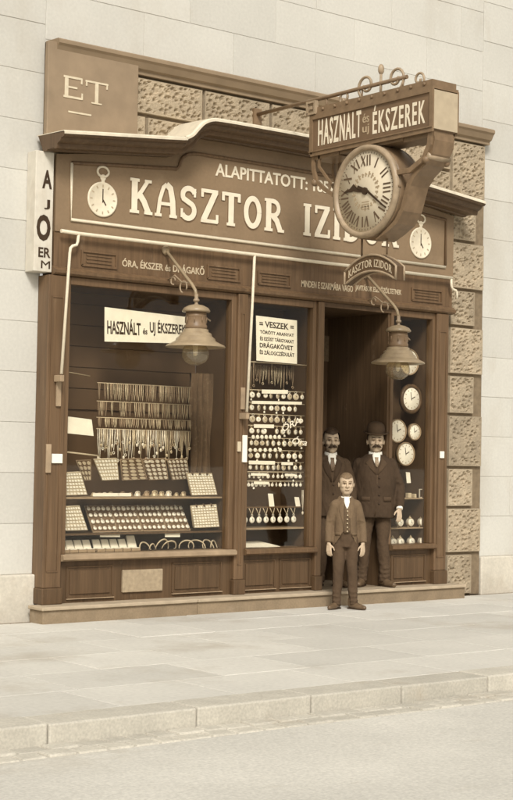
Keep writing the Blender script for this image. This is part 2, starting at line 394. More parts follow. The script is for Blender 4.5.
# boards on the neighbouring wall
brd = thing('wall_board', (-1.9, .1, 4.6), 'dark board with big pale letters ET above the left end of the cornice', 'sign')
b = MB(); b.box(-2.50, -1.50, .02, .075, 4.42, 5.30); b.build('panel', mat('board_paint', (.27, .20, .13), .6, 6, .14, .04), brd, bevel=.006)
zt0 = PY(94, 104, .02).z; xt = PY(84, 100, .02).x; xe = PY(63, 98, .02).x
b = MB(); serif_text(b, 'T', front(xt, zt0, .02), .27, .21, .006); b.build('letter', mat('board_letter', (.60, .52, .38), .6, 20, .1), brd)
b = MB(); f = front(xe, zt0 + .015, .02)
for i, (pts, sw) in enumerate([([(.12, 0), (.12, 1)], .17), ([(0, .04), (.75, .04)], .09), ([(0, .96), (.72, .96)], .09), ([(.12, .5), (.55, .5)], .08), ([(.75, .0), (.75, .3)], .07), ([(.72, .72), (.72, 1)], .07)]):
    b.ribbon([(p * .27, q * .20) for p, q in pts], sw * .22, f, 0, .006 + i * .0003)
b.build('letter', MATS['board_letter'], brd)
b = MB(); f = front(PY(68, 111.5, .02).x, PY(68, 111.5, .02).z, .02); e_ = PY(91, 115.4, .02) - PY(68, 111.5, .02); b.ribbon([(0, 0), (e_.x, e_.z)], .016, f, 0, .005)
b.build('underline', MATS['board_letter'], brd)
ls = thing('wall_sign', (-2.5, .1, 3.7), 'narrow white sign with stacked dark letters at the left edge of the fascia', 'sign')
b = MB(); b.box(-2.615, -2.425, .0, .155, 3.17, 4.27); b.build('panel', mat('weathered_white', (.60, .56, .475), .8, 9, .10, .05, stain=[((.42, .35, .26), 4, (1, 1, .4), .56, .5)]), ls, bevel=.006)
b = MB(); ff = lambda x, z: front(x, z, .0)
text(b, 'A', ff(-2.545, 3.93), .10, .17, 0, .004, .03); text(b, 'J', ff(-2.52, 3.74), .06, .09, 0, .004, .02)
text(b, 'O', ff(-2.595, 3.45), .145, .24, 0, .004, .04); text(b, 'ER', ff(-2.57, 3.30), .125, .09, 0, .004, .02); text(b, 'M', ff(-2.54, 3.20), .095, .07, 0, .004, .0)
b.build('lettering', INK, ls)

# ------------------------------------------------------------------ the shopfront
sf = thing('jewellers_shop', (.2, 0, 0), 'dark brown carved wooden jeweller shopfront with arched cornice and painted fascia', 'shopfront')
XC = .20
def top_path(zoff=0.0, inset=0.0):
    """outline of the raked and arched head, half of it mirrored about XC"""
    half = [(2.74 - inset, 4.393), (2.2, 4.445), (1.46, 4.515), (1.38, 4.535), (1.31, 4.575), (1.25, 4.64), (1.18, 4.705), (1.09, 4.745), (.98, 4.758), (.6, 4.763), (0, 4.766)]
    pts = [(XC - d, z + zoff) for d, z in half] + [(XC + d, z + zoff) for d, z in half[-2::-1]]
    return pts
# fascia board
def fascia_top(): return [(x, z) for x, z in top_path(-.13, .14)]
b = MB(); tp = fascia_top()
poly = [(XL, 3.555)] + tp[:1] + tp[1:] + [(XR, 3.555)]
for (xa, za), (xb, zb) in zip(tp, tp[1:]):
    b.hexa([(xa, 0, 3.555), (xb, 0, 3.555), (xb, 0, zb), (xa, 0, za)], [(xa, .2, 3.555), (xb, .2, 3.555), (xb, .2, zb), (xa, .2, za)])
fas = b.build('fascia', WOODP, sf, weld=True)
# cornice swept along the head
cp = [(.0, -.130), (-.055, -.130), (-.065, -.118), (-.17, -.118), (-.185, -.128), (-.225, -.128), (-.232, -.112), (-.235, -.088), (-.255, -.080), (-.285, -.066), (-.298, -.050), (-.302, -.040), (-.335, -.038), (-.345, -.030), (-.352, -.020), (-.352, .0), (-.338, .012), (.10, .028)]
def sweep(b, path, prof):
    R = []
    for i, (x, z) in enumerate(path):
        p0 = Vector(path[max(i - 3, 0)]); p1 = Vector(path[min(i + 3, len(path) - 1)]); t = (p1 - p0).normalized(); n = Vector((-t.y, t.x))
        if i in (0, len(path) - 1): n = Vector((0, 1))
        R.append([b.bm.verts.new((x + n.x * dz, y, z + n.y * dz)) for y, dz in prof])
    k = len(prof)
    for A, B in zip(R, R[1:]):
        for j in range(k): b.face([A[j], A[(j + 1) % k], B[(j + 1) % k], B[j]])
    b.face(R[0]); b.face(R[-1][::-1]); return b
def dense(path, n=6):                                   # Catmull-Rom through the head's corner points
    P = [Vector(p) for p in path]; out = []
    for i in range(len(P) - 1):
        a, b_, c, d = P[max(i - 1, 0)], P[i], P[i + 1], P[min(i + 2, len(P) - 1)]
        nn = n if (c - b_).length < .2 else 3
        for q in range(nn):
            t = q / nn; out.append(.5 * ((2 * b_) + (c - a) * t + (2 * a - 5 * b_ + 4 * c - d) * t * t + (3 * b_ - a - 3 * c + d) * t ** 3))
    return [tuple(v) for v in out] + [tuple(P[-1])]
cor = sweep(MB(), dense(top_path()), cp).build('cornice', WOODD, sf)
b = MB(); tpd = dense(top_path())
sweep(b, tpd, [(-.358, -.016), (-.358, .005), (-.343, .019), (.12, .036), (.12, .030), (-.354, .004), (-.354, -.016)]); b.build('lead_flashing', ZINC, cor)
# panel mouldings: light painted cream on lower and left beads, shade brown on the rest
pb = 3.675
def bead(path, r, m, name, parent): MB().tube(path, r, 8).build(name, m, parent)
bead([(-2.24, -.008, 4.20), (-2.24, -.008, pb), (2.665, -.008, pb)], .016, CREAM, 'panel_bead', fas)
hl = [(-2.24, 4.20), (-1.05, 4.30), (-1.02, 4.33), (-1.01, 4.37), (-.98, 4.42), (-.93, 4.455), (-.86, 4.475), (-.75, 4.48), (XC, 4.485)]
hd = hl + [(2 * XC - x, z) for x, z in hl[-2::-1]]
hd[-1] = (2.665, 4.205)
bead([(x, -.008, z) for x, z in hd] + [(2.665, -.008, pb + .02)], .017, WOOD, 'panel_bead', fas)
# lettering of the fascia
for w_, x_, z_, W_ in (('KASZTOR', -1.59, 3.820, 1.90), ('IZIDOR', .57, 3.825, 1.37)):
    b = MB(); serif_text(b, w_, front(x_, z_, 0), W_, .322, .009, .10, .010); b.build('name_lettering', LETTER, fas)
    b = MB(); serif_text(b, w_, front(x_ + .004, z_ - .004, 0), W_, .322, .002, .10, .030); b.build('letter_outline', mat('letter_edge', (.15, .095, .053), .5), fas)
b = MB(); text(b, 'ALAPITTATOTT: 1857', front(-.575, 4.292, 0), 1.58, .128, 0, .006, .018); b.build('founding_lettering', LETTER, fas)
def emblem(x, z, rx, rz):
    e = MB().lathe([(rx, 0), (rx, -.012), (rx * .93, -.016), (rx * .9, -.012), (0.0001, -.012)], (x, 0, z), 36, 'y', sx=1, sy=rz / rx).build('watch_emblem', CREAM, fas)
    b = MB(); b.tube([(x + .062 * math.cos(a), -.008, z + rz + .095 + .048 * math.sin(a)) for a in [i * math.pi / 10 for i in range(21)]], .012, 6)
    b.box(x - .016, x + .016, -.014, 0, z + rz - .005, z + rz + .055); b.lathe([(.03, -.013), (.03, 0)], (x, 0, z + rz + .04), 14, 'y'); b.build('bow', CREAM, e)
    b = MB(); f = front(x, z, -.0125)
    for k in range(12):
        a = math.radians(30 * k); b.ribbon([(rx * .68 * math.sin(a), rz * .68 * math.cos(a)), (rx * .84 * math.sin(a), rz * .84 * math.cos(a))], .013, f, 0, .0015)
    b.build('numerals', mat('faded_mark', (.42, .34, .23), .7), e)
    b = MB(); b.ribbon([(0, -.03), (0, rz * .6)], .010, f, 0, .0025); b.ribbon([(0, 0), (rx * .22, -rz * .32)], .012, f, 0, .0022); b.build('hands', INK, e)
emblem(-1.897, 3.90, .165, .165); emblem(2.275, 3.907, .165, .172)
# frieze under the fascia with fluted ends
b = MB(); b.box(XL - .0, XR, .012, .2, 3.15, 3.5545); fri = b.build('frieze', WOOD, sf)
b = MB()
prof = [(.012, 3.15), (-.03, 3.155), (-.055, 3.17), (-.06, 3.195), (-.035, 3.21), (-.02, 3.225), (.012, 3.235)]
b.prism(prof, lambda a, c, t: Vector((t, a, c)), XL - .02, XR - .0); b.build('frieze_moulding', WOOD, fri)
def flute(x0, x1, z0, z1):
    b = MB()
    b.ribbon([(x0, z0), (x1, z0), (x1, z1), (x0, z1), (x0, z0)], .018, front(0, 0, .012), -.002, .014)
    for k in range(3):
        zz = z0 + (z1 - z0) * (k + 1) / 4; b.ribbon([(x0 + .05, zz), (x1 - .05, zz)], .012, front(0, 0, .012), -.002, .009)
    b.build('fluted_panel', WOOD, fri)
flute(-2.10, -1.72, 3.27, 3.40); flute(-.64, -.24, 3.27, 3.40); flute(.0, .42, 3.27, 3.39); flute(2.17, 2.63, 3.27, 3.40)
b = MB(); text(b, 'ÓRA, ÉKSZER és DRÁGAKŐ', front(-1.65, 3.285, .012), .97, .10, 0, .004, .02)
text(b, 'MINDEN E SZAKMÁBA VÁGÓ', front(.575, 3.285, .012), .72, .088, 0, .004, .02); text(b, 'JAVITÁSOK ESZKÖZÖLTETNEK', front(1.33, 3.295, .012), .68, .088, 0, .004, .02)
b.build('frieze_lettering', mat('frieze_letter', (.50, .41, .28), .6, 20, .15), fri)
# pilasters
def pilaster(x0, x1, z1=3.148, y=-.03, pan=True):
    b = MB(); b.box(x0, x1, y, .16, .30, z1); p = b.build('pilaster', WOOD, sf, bevel=.008)
    b = MB(); b.box(x0 - .012, x1 + .012, y - .02, .12, .152, .30); b.build('pilaster_base', WOODD, p, bevel=.01)
    if pan and x1 - x0 > .12:
        b = MB(); b.ribbon([(x0 + .04, .45), (x1 - .04, .45), (x1 - .04, z1 - .2), (x0 + .04, z1 - .2), (x0 + .04, .45)], .012, front(0, 0, y), -.002, .007); b.build('pilaster_panel', WOOD, p)
    return p
pl = pilaster(-2.47, -2.275); pm = pilaster(-.272, -.150); pj = pilaster(.790, .872); pr = pilaster(2.53, 2.715)
def plate(x, z, w_, h, p, m=PAPER, y=-.03):
    MB().box(x - w_ / 2, x + w_ / 2, y - .022, y - .002, z - h / 2, z + h / 2).build('shutter_plate', m, p, bevel=.004)
q = PY(45.5, 464); plate(-2.44, 1.475, .05, .26, pl, WOODL); plate(-2.35, 1.475, .11, .085, pl)
plate(-.245, 1.62, .04, .10, pm, PAPERD); plate(-.175, 1.60, .055, .27, pm); plate(2.62, 1.58, .06, .075, pr); plate(-.21, 2.1, .05, .22, pm, WOODL); plate(-2.35, 2.08, .05, .26, pl, WOODL)
# step
b = MB(); x = -2.56
for L in (1.72, 1.83, 1.86):
    b.box(x + .002, x + L - .002, -.20, .03, -.02, .118); x += L
stp = b.build('doorstep', STEPM, sf, bevel=.006)
b = MB(); x = -2.58
for L in (1.73, 1.84, 1.86):
    b.box(x + .002, x + L - .002, -.225, .03, .1185, .152); x += L
b.build('step_nosing', STEPT, stp, bevel=.008)
# windows -------------------------------------------------------------
def display_window(x0, x1, zs, zt, frame=.05, side='both', mull=()):
    b = MB()
    b.box(x0, x0 + frame, .0, .10, zs, zt); b.box(x1 - frame, x1, .0, .10, zs, zt)
    b.box(x0 + frame, x1 - frame, .0, .10, zt - .07, zt)
    for xm in mull: b.box(xm - .018, xm + .018, .01, .09, zs, zt - .07)
    wn = b.build('display_window', WOOD, sf, bevel=.006)
    MB().box(x0 + frame - .006, x1 - frame + .006, .048, .054, zs - .004, zt - .066).build('glass_pane', GLASS, wn)
    b = MB(); b.prism([(.12, zs - .06), (-.05, zs - .06), (-.075, zs - .045), (-.075, zs - .012), (-.05, zs), (.12, zs)], lambda a, c, t: Vector((t, a, c)), x0 - .002, x1 + .002); b.build('window_sill', WOODL if x0 < -2 else WOOD, wn)
    return wn
def interior(x0, x1, zs, zt, yb, m=BACK, planks=False):
    b = MB(); b.box(x0, x1, yb, yb + .04, zs - .04, zt)
    if planks:
        z = 1.95
        while z < zt: b.box(x0 + .02, x1 - .02, yb - .02, yb, z, z + .199); z += .205
    i = b.build('window_back', m, sf, bevel=.004 if planks else 0)
    b = MB(); b.box(x0, x1, .11, yb, zs - .06, zs - .003); b.build('window_floor', VELVET, i)
    b = MB(); b.box(x0, x1, .11, yb, zt - .02, zt + .02); b.build('window_ceiling', WOODD, i)
    b = MB(); b.box(x0 - .03, x0 + .0, .101, yb, zs - .04, zt); b.box(x1, x1 + .03, .101, yb, zs - .04, zt); b.build('window_cheek', BACK, i)
SZ = .60
display_window(-2.274, -.273, SZ, 3.148, .06); interior(-2.24, -.31, SZ, 3.10, .62, BACK, True)
display_window(-.149, .789, SZ, 3.148, .05); interior(-.12, .755, SZ, 3.10, .50)
display_window(1.86, 2.529, SZ, 3.148, .04); interior(1.895, 2.50, SZ, 3.10, .50)
def riser(x0, x1, panels, m=WOODD):
    b = MB(); b.box(x0, x1, .02, .14, .1525, SZ - .0605); r = b.build('stall_riser', m, sf)
    for p0, p1 in panels:
        b = MB(); b.ribbon([(p0, .20), (p1, .20), (p1, .48), (p0, .48), (p0, .20)], .016, front(0, 0, .02), -.004, .012); b.box(p0 + .03, p1 - .03, .008, .022, .23, .45); b.build('riser_panel', m, r, bevel=.004)
        b = MB(); b.box(p0 - .01, p1 + .01, -.006, .012, .186, .193); b.build('panel_ledge', WOODL, r)
    return r
rl = riser(-2.274, -.273, [(-2.18, -1.68), (-.99, -.40)])
b = MB(); b.box(-1.575, -1.115, -.004, .03, .225, .435); vent = b.build('riser_plate', mat('worn_plate', (.36, .285, .19), .6, 25, .2, .1), rl, bevel=.006)
riser(-.149, .789, [(-.12, .29), (.36, .76)]); riser(1.86, 2.529, [(1.93, 2.43)])
# recessed doorway
b = MB(); b.box(.8725, .90, .02, 1.05, .152, 3.3); b.box(1.83, 1.8595, .02, 1.05, .152, 3.3); b.build('door_cheek', WOODD, sf)
b = MB(); b.box(.87, 1.86, .031, 1.1, -.02, .149); b.build('threshold', STEPM, sf)
b = MB(); b.box(.87, 1.86, .0, 1.1, 3.10, 3.149); b.build('door_soffit', WOODD, sf)
b = MB()
for xa, xb, za, zb in ((.90, 1.83, .149, .33), (.90, 1.02, .33, 3.1), (1.71, 1.83, .33, 3.1), (1.02, 1.71, 1.02, 1.14), (1.02, 1.71, 2.3, 2.42), (1.02, 1.71, 3.0, 3.1)): b.box(xa, xb, 1.0, 1.06, za, zb)
dr = b.build('door', WOODD, sf, bevel=.006)
MB().box(1.02, 1.71, 1.02, 1.05, .33, 1.02).build('door_panel', WOODD, dr); MB().box(1.01, 1.72, 1.028, 1.034, 1.13, 3.01).build('door_glass', GLASS, dr)
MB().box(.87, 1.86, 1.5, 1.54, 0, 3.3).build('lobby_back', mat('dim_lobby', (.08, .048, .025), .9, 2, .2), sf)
MB().capsule((1.10, .97, 1.15), (1.10, .97, 1.30), .012, .012, 8).build('door_handle', BRASS, dr)

# awning frame: pale bar along the fascia with arms folded down
aw = thing('awning_frame', (.2, -.08, 3.57), 'pale awning bar under the fascia lettering with three folded arms', 'awning')
zb = 3.562
A_ = lambda x, y, Y=-.06: PY(x, y, Y)
MB().tube([A_(61, 230.8), A_(78.6, 233.6), A_(254.6, 254.6), A_(452, 278)], .018, 10).build('roller_bar', CREAM, aw)
def arm(path): MB().tube(path, .0145, 8).build('awning_arm', CREAM, aw)
arm([A_(78.6, 234), A_(77.6, 242), A_(76.5, 245), A_(72.5, 246), A_(70.5, 248), A_(69.7, 253), PY(61.3, 374, -.13)])
arm([A_(254.6, 254.6), A_(252.5, 300, -.09), PY(246.8, 412, -.13)])
arm([A_(451.2, 278), A_(451.5, 286), A_(452.5, 289), A_(456, 290.5), A_(457, 293), A_(457, 299)])
for p_ in (PY(61.3, 375, -.13), PY(246.8, 413, -.13)):
    MB().box(p_.x - .02, p_.x + .02, p_.y - .02, -.031, p_.z - .06, p_.z).build('arm_bracket', WOODL, aw, bevel=.005)

# ------------------------------------------------------------------ the projecting clock sign
X0, X1 = -.15, .17; YA, YB = -.93, -2.585; ZA, ZB = 4.405, 4.79
cs = thing('clock_sign', (0, -1.7, 4.0), 'large projecting box sign on a wall bracket with a round double faced street clock', 'clock')
b = MB(); b.box(X0 + .01, X1 - .01, YB + .01, YA - .01, ZA + .02, ZB + .0); sbx = b.build('sign_box', SIGNP, cs, bevel=.006)
SIDE = plane((X0 + .01, YA, ZA), (0, -1, 0), (0, 0, 1))   # as read from the left pavement
def side(y, z): return plane((X0 + .01, y, z), (0, -1, 0), (0, 0, 1))
def other(y, z): return plane((X1 - .01, y, z), (0, 1, 0), (0, 0, 1))
Lb = YA - YB
b = MB()
for fn in (side(YA, ZA), other(YB, ZA)):
    b.ribbon([(0.02, .022), (Lb - .02, .022), (Lb - .02, .375), (.02, .375), (.02, .022)], .042, fn, -.004, .016)
    b.ribbon([(.0, .045), (Lb, .045)], .012, fn, -.004, .026)
b.build('sign_moulding', IRON, sbx)
MB().box(X0 + .012, X1 - .012, YB - .004, YB + .012, ZA + .03, ZB - .01).build('end_panel', mat('end_plate', (.44, .36, .25), .5, 8, .15), sbx)
for fn in (side(-1.045, ZA + .09), other(-2.50, ZA + .09)):
    b = MB(); text(b, 'HASZNALT', fn, .60, .255, 0, .004, .012, space=1.22); b.build('sign_lettering', LETTER, sbx)
    b = MB(); text(b, 'ÉKSZEREK', (lambda f: (lambda a, c, t: f(a + .76, c, t)))(fn), .675, .262, 0, .004, .012, space=1.22); b.build('sign_lettering', LETTER, sbx)
for fn in (side(-1.665, ZA + .10), other(-1.88, ZA + .10)):
    b = MB(); text(b, 'és', (lambda f: (lambda a, c, t: f(a, c + .115, t)))(fn), .09, .085, 0, .003, .01); text(b, 'uj', fn, .09, .10, 0, .003, .01)
    b.build('small_lettering', mat('dim_letter', (.40, .31, .20), .6), sbx)
# rivets, corner rosette, scroll crest over the box
b = MB(); b.box(X0 + .0, X1 - .0, YB, YA, ZB + .001, ZB + .03)
for k in range(9):
    for xx in (X0 + .004, X1 - .004): b.ball((xx, YA - .18 - k * .17, ZB + .055), .016, 8, 6)
b.box(X0 + .01, X1 - .01, YB + .02, YA - .02, ZB + .03, ZB + .085); b.build('top_rail', IRON, sbx)
b = MB(); fn = side(YA + .03, ZB + .03)
b.ribbon([(.0, .0), (.11, .0), (.11, .11), (0, .11), (0, -.012)], .022, fn, -.01, .03); b.ribbon([(.04, .055), (.07, .055)], .03, fn, 0, .03); b.box(X0 + .005, X0 + .04, YA - .075, YA + .02, ZB + .035, ZB + .135)
b.build('corner_rosette', IRONL, sbx)
def spiral(cy, cz, r0, r1, a0, a1, n=22, x=0.0): return [(x, cy - (r0 + (r1 - r0) * i / n) * math.cos(math.radians(a0 + (a1 - a0) * i / n)), cz + (r0 + (r1 - r0) * i / n) * math.sin(math.radians(a0 + (a1 - a0) * i / n))) for i in range(n + 1)]
b = MB()
for s_ in (-1, 1):
    cy = -1.755
    b.tube([(0, cy + s_ * (y - cy) * 1.0 if False else cy + s_ * (cy - y), z) for _, y, z in spiral(cy - .20, ZB + .22, .12, .03, -90, 380)], .014, 6)
    b.tube([(0, cy + s_ * (cy - y), z) for _, y, z in spiral(cy - .50, ZB + .16, .075, .02, -90, 360)], .012, 6)
    b.tube([(0, cy + s_ * .08, ZB + .08), (0, cy + s_ * .3, ZB + .1), (0, cy + s_ * .5, ZB + .085)], .012, 6)
b.ball((0, -1.755, ZB + .34), (.03, .03, .05)); b.tube([(0, -1.755, ZB + .08), (0, -1.755, ZB + .32)], .014, 6); b.build('scroll_crest', IRONL, cs)
# wall bracket
b = MB(); b.tube([(.0, .12, 5.0), (.0, -2.1, 5.0)], .020, 8); b.box(-.05, .05, .06, .12, 4.35, 5.06)
for yy in (-1.0, -1.5, -2.05): b.tube([(0, yy, ZB + .08), (0, yy, 5.0)], .010, 6)
b.build('wall_bracket', IRON, cs)
# clock drum
CY, CZ, CR = -1.712, 3.985, .44
b = MB(); b.lathe([(CR - .05, X0 + .03), (CR - .01, X0 + .035), (CR, X0 + .06), (CR, X1 - .06), (CR - .01, X1 - .035), (CR - .05, X1 - .03)], (0, CY, CZ), 56, 'x'); drum = b.build('clock_drum', IRON, cs)
for fx, sg in ((X0, 1), (X1, -1)):
    b = MB(); b.lathe([(.375, fx + sg * .045), (.380, fx + sg * .0), (.395, fx - sg * .012), (.425, fx - sg * .008), (.435, fx + sg * .02), (.432, fx + sg * .05)], (0, CY, CZ), 56, 'x'); b.build('bezel', IRONL, drum)
    b = MB(); b.lathe([(.378, fx + sg * .03), (.378, fx + sg * .018), (.0005, fx + sg * .018)], (0, CY, CZ), 56, 'x'); dl = b.build('dial', mat('clock_dial', (.60, .52, .385), .4, 4, .12), drum)
    fn = plane((fx + sg * .018, CY, CZ), (0, -sg, 0), (0, 0, 1))
    b = MB()
    NUM = ['XII', 'I', 'II', 'III', 'IIII', 'V', 'VI', 'VII', 'VIII', 'IX', 'X', 'XI']
    for k, s_ in enumerate(NUM):
        a = math.radians(-30 * k); ca, sa = math.cos(a), math.sin(a); wd = min(.155, .034 * sum({'I': 1, 'V': 1.9, 'X': 2}[c] for c in s_) + .01)
        f2 = (lambda ca, sa, wd: (lambda u, v, t: fn((u - wd / 2) * ca - (v + .235) * sa, (u - wd / 2) * sa + (v + .235) * ca, t)))(ca, sa, wd)
        x = 0.0; unit = wd / sum({'I': 1, 'V': 1.9, 'X': 2}[c] for c in s_)
        for i, c in enumerate(s_):
            cw = {'I': 1, 'V': 1.9, 'X': 2}[c] * unit
            if c == 'I': b.ribbon([(x + cw / 2, 0), (x + cw / 2, .098)], .015, f2, 0, .003 + i * .0002)
            else:
                lo = (.2 if c == 'X' else .5)
                b.ribbon([(x + cw * .15, .098), (x + cw * (1 - (.15 if c == 'X' else .5)), 0)], .017, f2, 0, .003 + i * .0002)
                b.ribbon([(x + cw * .85, .098), (x + cw * (.15 if c == 'X' else .5), 0)], .008, f2, 0, .0034 + i * .0002)
            x += cw
    for k in range(60):
        a = math.radians(6 * k); b.ribbon([(.350 * math.sin(a), .350 * math.cos(a)), (.364 * math.sin(a), .364 * math.cos(a))], .006, fn, 0, .002)
    b.build('numerals', mat('numeral_paint', (.11, .072, .042), .6), dl)
    b = MB()                                        # ring of small lettering round the middle, too worn to read
    for k in range(22):
        a = math.radians(16.4 * k); h_ = .05 if k % 3 else .036
        b.ribbon([(.135 * math.sin(a), .135 * math.cos(a)), ((.135 + h_) * math.sin(a), (.135 + h_) * math.cos(a))], .018, fn, 0, .002)
        b.ribbon([((.14 + h_ / 2) * math.sin(a), (.14 + h_ / 2) * math.cos(a)), ((.14 + h_ / 2) * math.sin(a + .13), (.14 + h_ / 2) * math.cos(a + .13))], .010, fn, 0, .0023)
    for k in range(4): b.ribbon([(-.05, -.10 - k * .022), (.05, -.10 - k * .022)], .010, fn, 0, .002)
    b.build('dial_marks', mat('worn_mark', (.36, .28, .18), .6), dl)
    b = MB()
    hx = -1
    b.ribbon([(.05 * 1, -.01), (-.10, .015), (-.16, .05), (-.20, .03), (-.285, .02)], [.022, .03, .06, .035, .008], fn, .004, .009)
    b.ribbon([(-.10, .05), (.03, .0), (.15, -.09), (.285, -.185)], [.03, .022, .018, .010], fn, .010, .014)
    b.lathe([(.032, 0), (.032, .0)], (0, 0, 0), 4) if False else None
    b.prism([(p[0], p[1]) for p in arc(0, 0, .034, .034, 0, 345, 16)], fn, .002, .018)
    b.build('hands', INK, dl)
# console band hugging the drum and scroll brackets between box and drum
b = MB()
cur = [(YB + .03, ZA + .0, .02), (YB + .03, ZA - .06, .03), (YB + .07, ZA - .17, .045), (YB + .14, ZA - .25, .05), (YB + .26, ZA - .33, .05), (YB + .34, ZA - .42, .05), (YB + .38, ZA - .53, .05), (YB + .42, ZA - .64, .05), (YB + .50, ZA - .74, .045), (YB + .62, ZA - .81, .03), (CY - .12, CZ - .455, .012)]
P2 = [(y, z) for y, z, _ in cur]
b.ribbon(P2, [t for _, _, t in cur], lambda a, c, t: Vector((t, a, c)), X0 + .045, X1 - .045); b.build('drum_console', IRON, cs)
for xx in (X0 + .03, X1 - .03):
    b = MB(); b.ribbon([(YB + .05, ZA + .01), (YB + .06, ZA - .10), (YB + .13, ZA - .22), (YB + .30, ZA - .30), (CY - .36, CZ + .12), (CY - .42, CZ - .02)], .045, lambda a, c, t: Vector((t, a, c)), xx - .016, xx + .016)
    b.ball((xx, YB + .11, ZA - .23), .035); b.build('scroll_bracket', IRON, cs)
    b = MB(); b.ribbon([(YA - .03, ZA + .02), (YA - .03, ZA - .12), (YA - .08, ZA - .24), (YA - .2, ZA - .33), (CY + .42, CZ + .0)], .035, lambda a, c, t: Vector((t, a, c)), xx - .014, xx + .014)
    b.ribbon([(YA - .12, ZA + .02), (YA - .11, ZA - .10), (YA - .30, ZA - .30)], .022, lambda a, c, t: Vector((t, a, c)), xx - .010, xx + .010)
    b.ball((xx, YA - .05, ZA - .25), .035); b.build('scroll_bracket', IRON, cs)
b = MB(); b.box(X0 + .04, X1 - .04, YB + .02, YB + .40, ZA - .035, ZA + .019); b.box(X0 + .02, X1 - .02, YA - .02, YA - .40, ZA - .03, ZA + .019)
b.box(X0 + .03, X1 - .03, YB + .40, YA - .40, ZA - .02, ZA + .018); b.build('box_soffit', IRON, cs)
MB().tube([(X0 + .02, YB + .09, ZA - .20), (X1 - .02, YB + .09, ZA - .20)], .03, 10).build('cross_bar', IRONL, cs)
# small arched name plate hung below the drum
b = MB(); yc = -1.70
for dy in (-.17, .17): b.tube([(0, yc + dy, CZ - .40), (0, yc + dy, 3.40)], .011, 6)
hp = b.build('hanging_rod', IRON, cs)
b = MB(); n = 18; P = []
for i in range(n + 1):
    u = -1 + 2 * i / n; P.append((yc - u * .345, 3.405 - .13 * u * u))
pv = [(y, z) for y, z in P]; low = [(yc - (-1 + 2 * i / n) * .345, 3.255 - .115 * (-1 + 2 * i / n) ** 2 * .9) for i in range(n + 1)]
for (a0, a1, l0, l1) in zip(pv, pv[1:], low, low[1:]):
    b.hexa([(-.05, *a0), (-.05, *a1), (-.05, *l1), (-.05, *l0)], [(.05, *a0), (.05, *a1), (.05, *l1), (.05, *l0)])
np_ = b.build('name_plate', WOODD, cs, weld=True)
b = MB()
for xx in (-.052, .052):
    b.tube([(xx, *p) for p in pv] + [(xx, *p) for p in low[::-1]] + [(xx, *pv[0])], .011, 6)
b.build('plate_rim', IRONL, np_)
b = MB()
for sg in (1, -1):
    f = lambda a, c, t, sg=sg: Vector((-sg * (.05 + t), yc + sg * (.29 - a), 3.245 + .045 + c * 1.0 - .115 * ((a - .29) / .345) ** 2))
    text(b, 'KASZTOR IZIDOR', f, .58, .072, 0, .004, .005, space=1.15)
b.build('plate_lettering', mat('plate_letter', (.52, .43, .3), .6), np_)

# ------------------------------------------------------------------ shop lamps
def lamp(X, label, Yc=-.51, zbr=2.535):
    t = thing('shop_lamp', (X, 0, 3.5), label, 'lamp', 'two enamel gas lamps on bracket arms')
    b = MB(); b.tube([(X, .005, 3.50), (X, -.44, 3.13), (X, -.49, 3.075), (X, -.51, 3.01)], .016, 8)
    b.lathe([(.045, .012), (.045, -.01), (.02, -.025)], (X, 0, 3.495), 14, 'y'); b.build('lamp_arm', ENAMEL, t)
    b = MB(); b.tube([(X, y, z) for _, y, z in [(0, -.30 - .055 * math.cos(a), 3.12 + .055 * math.sin(a)) for a in [i * .42 - .6 for i in range(13)]]], .008, 6)
    b.tube([(X, -.02, 3.20), (X, -.16, 3.24), (X, -.27, 3.17), (X, -.40, 3.15)], .008, 6)
    b.tube([(X, y, z) for _, y, z in [(0, -.13 - .035 * math.cos(a), 3.19 + .035 * math.sin(a)) for a in [i * .5 for i in range(11)]]], .007, 6)
    b.build('scroll', IRONL, t)
    b = MB(); c = (X, Yc, zbr)
    b.lathe([(.018, .50), (.018, .46), (.030, .45), (.030, .435), (.016, .43), (.016, .41), (.032, .40), (.016, .385), (.016, .36)], c, 14); b.build('lamp_stem', IRONL, t)
    b = MB(); b.lathe([(.022, .405), (.07, .395), (.115, .372), (.134, .345), (.130, .333), (.10, .330)], c, 28); b.build('lamp_cap', ENAMEL, t)
    b = MB(); b.lathe([(.098, .345), (.098, .30), (.102, .295), (.098, .29), (.098, .215), (.106, .205), (.106, .18), (.10, .172)], c, 28)
    for k in range(8):
        a = k * math.pi / 4; b.box(0, 0, 0, 0, 0, 0) if False else b.capsule((X + .1 * math.cos(a), Yc + .1 * math.sin(a), zbr + .235), (X + .1 * math.cos(a), Yc + .1 * math.sin(a), zbr + .28), .006, .006, 6)
    b.build('lamp_body', IRON, t)
    b = MB(); b.lathe([(.10, .175), (.118, .168), (.121, .148), (.128, .142), (.150, .130), (.153, .108), (.162, .100), (.184, .082), (.188, .064), (.205, .052), (.272, .020), (.281, .008), (.279, .0), (.274, .0), (.2, .035), (.11, .09)], c, 36); b.build('lamp_shade', ENAMEL, t)
    b = MB(); b.lathe([(.10, .02), (.118, -.01), (.128, -.055), (.125, -.09), (.10, -.132), (.055, -.160), (.02, -.166), (.018, -.163), (.053, -.156), (.097, -.129), (.121, -.09), (.124, -.055), (.114, -.01), (.097, .02)], c, 28); b.build('lamp_globe', GLOBE, t)
    b = MB(); b.capsule((X, Yc, zbr + .03), (X, Yc, zbr - .06), .028, .02, 10); b.build('gas_mantle', PAPER, t)
    MB().tube([(X + .09, Yc, zbr + .30), (X + .17, Yc, zbr + .26)], .008, 6).build('lamp_tap', IRONL, t)
    return t
lamp(-1.155, 'enamel bracket lamp hanging in front of the paper banner in the wide left window')
lamp(1.467, 'enamel bracket lamp hanging before the doorway under the small arched name plate', -.515, 2.515)

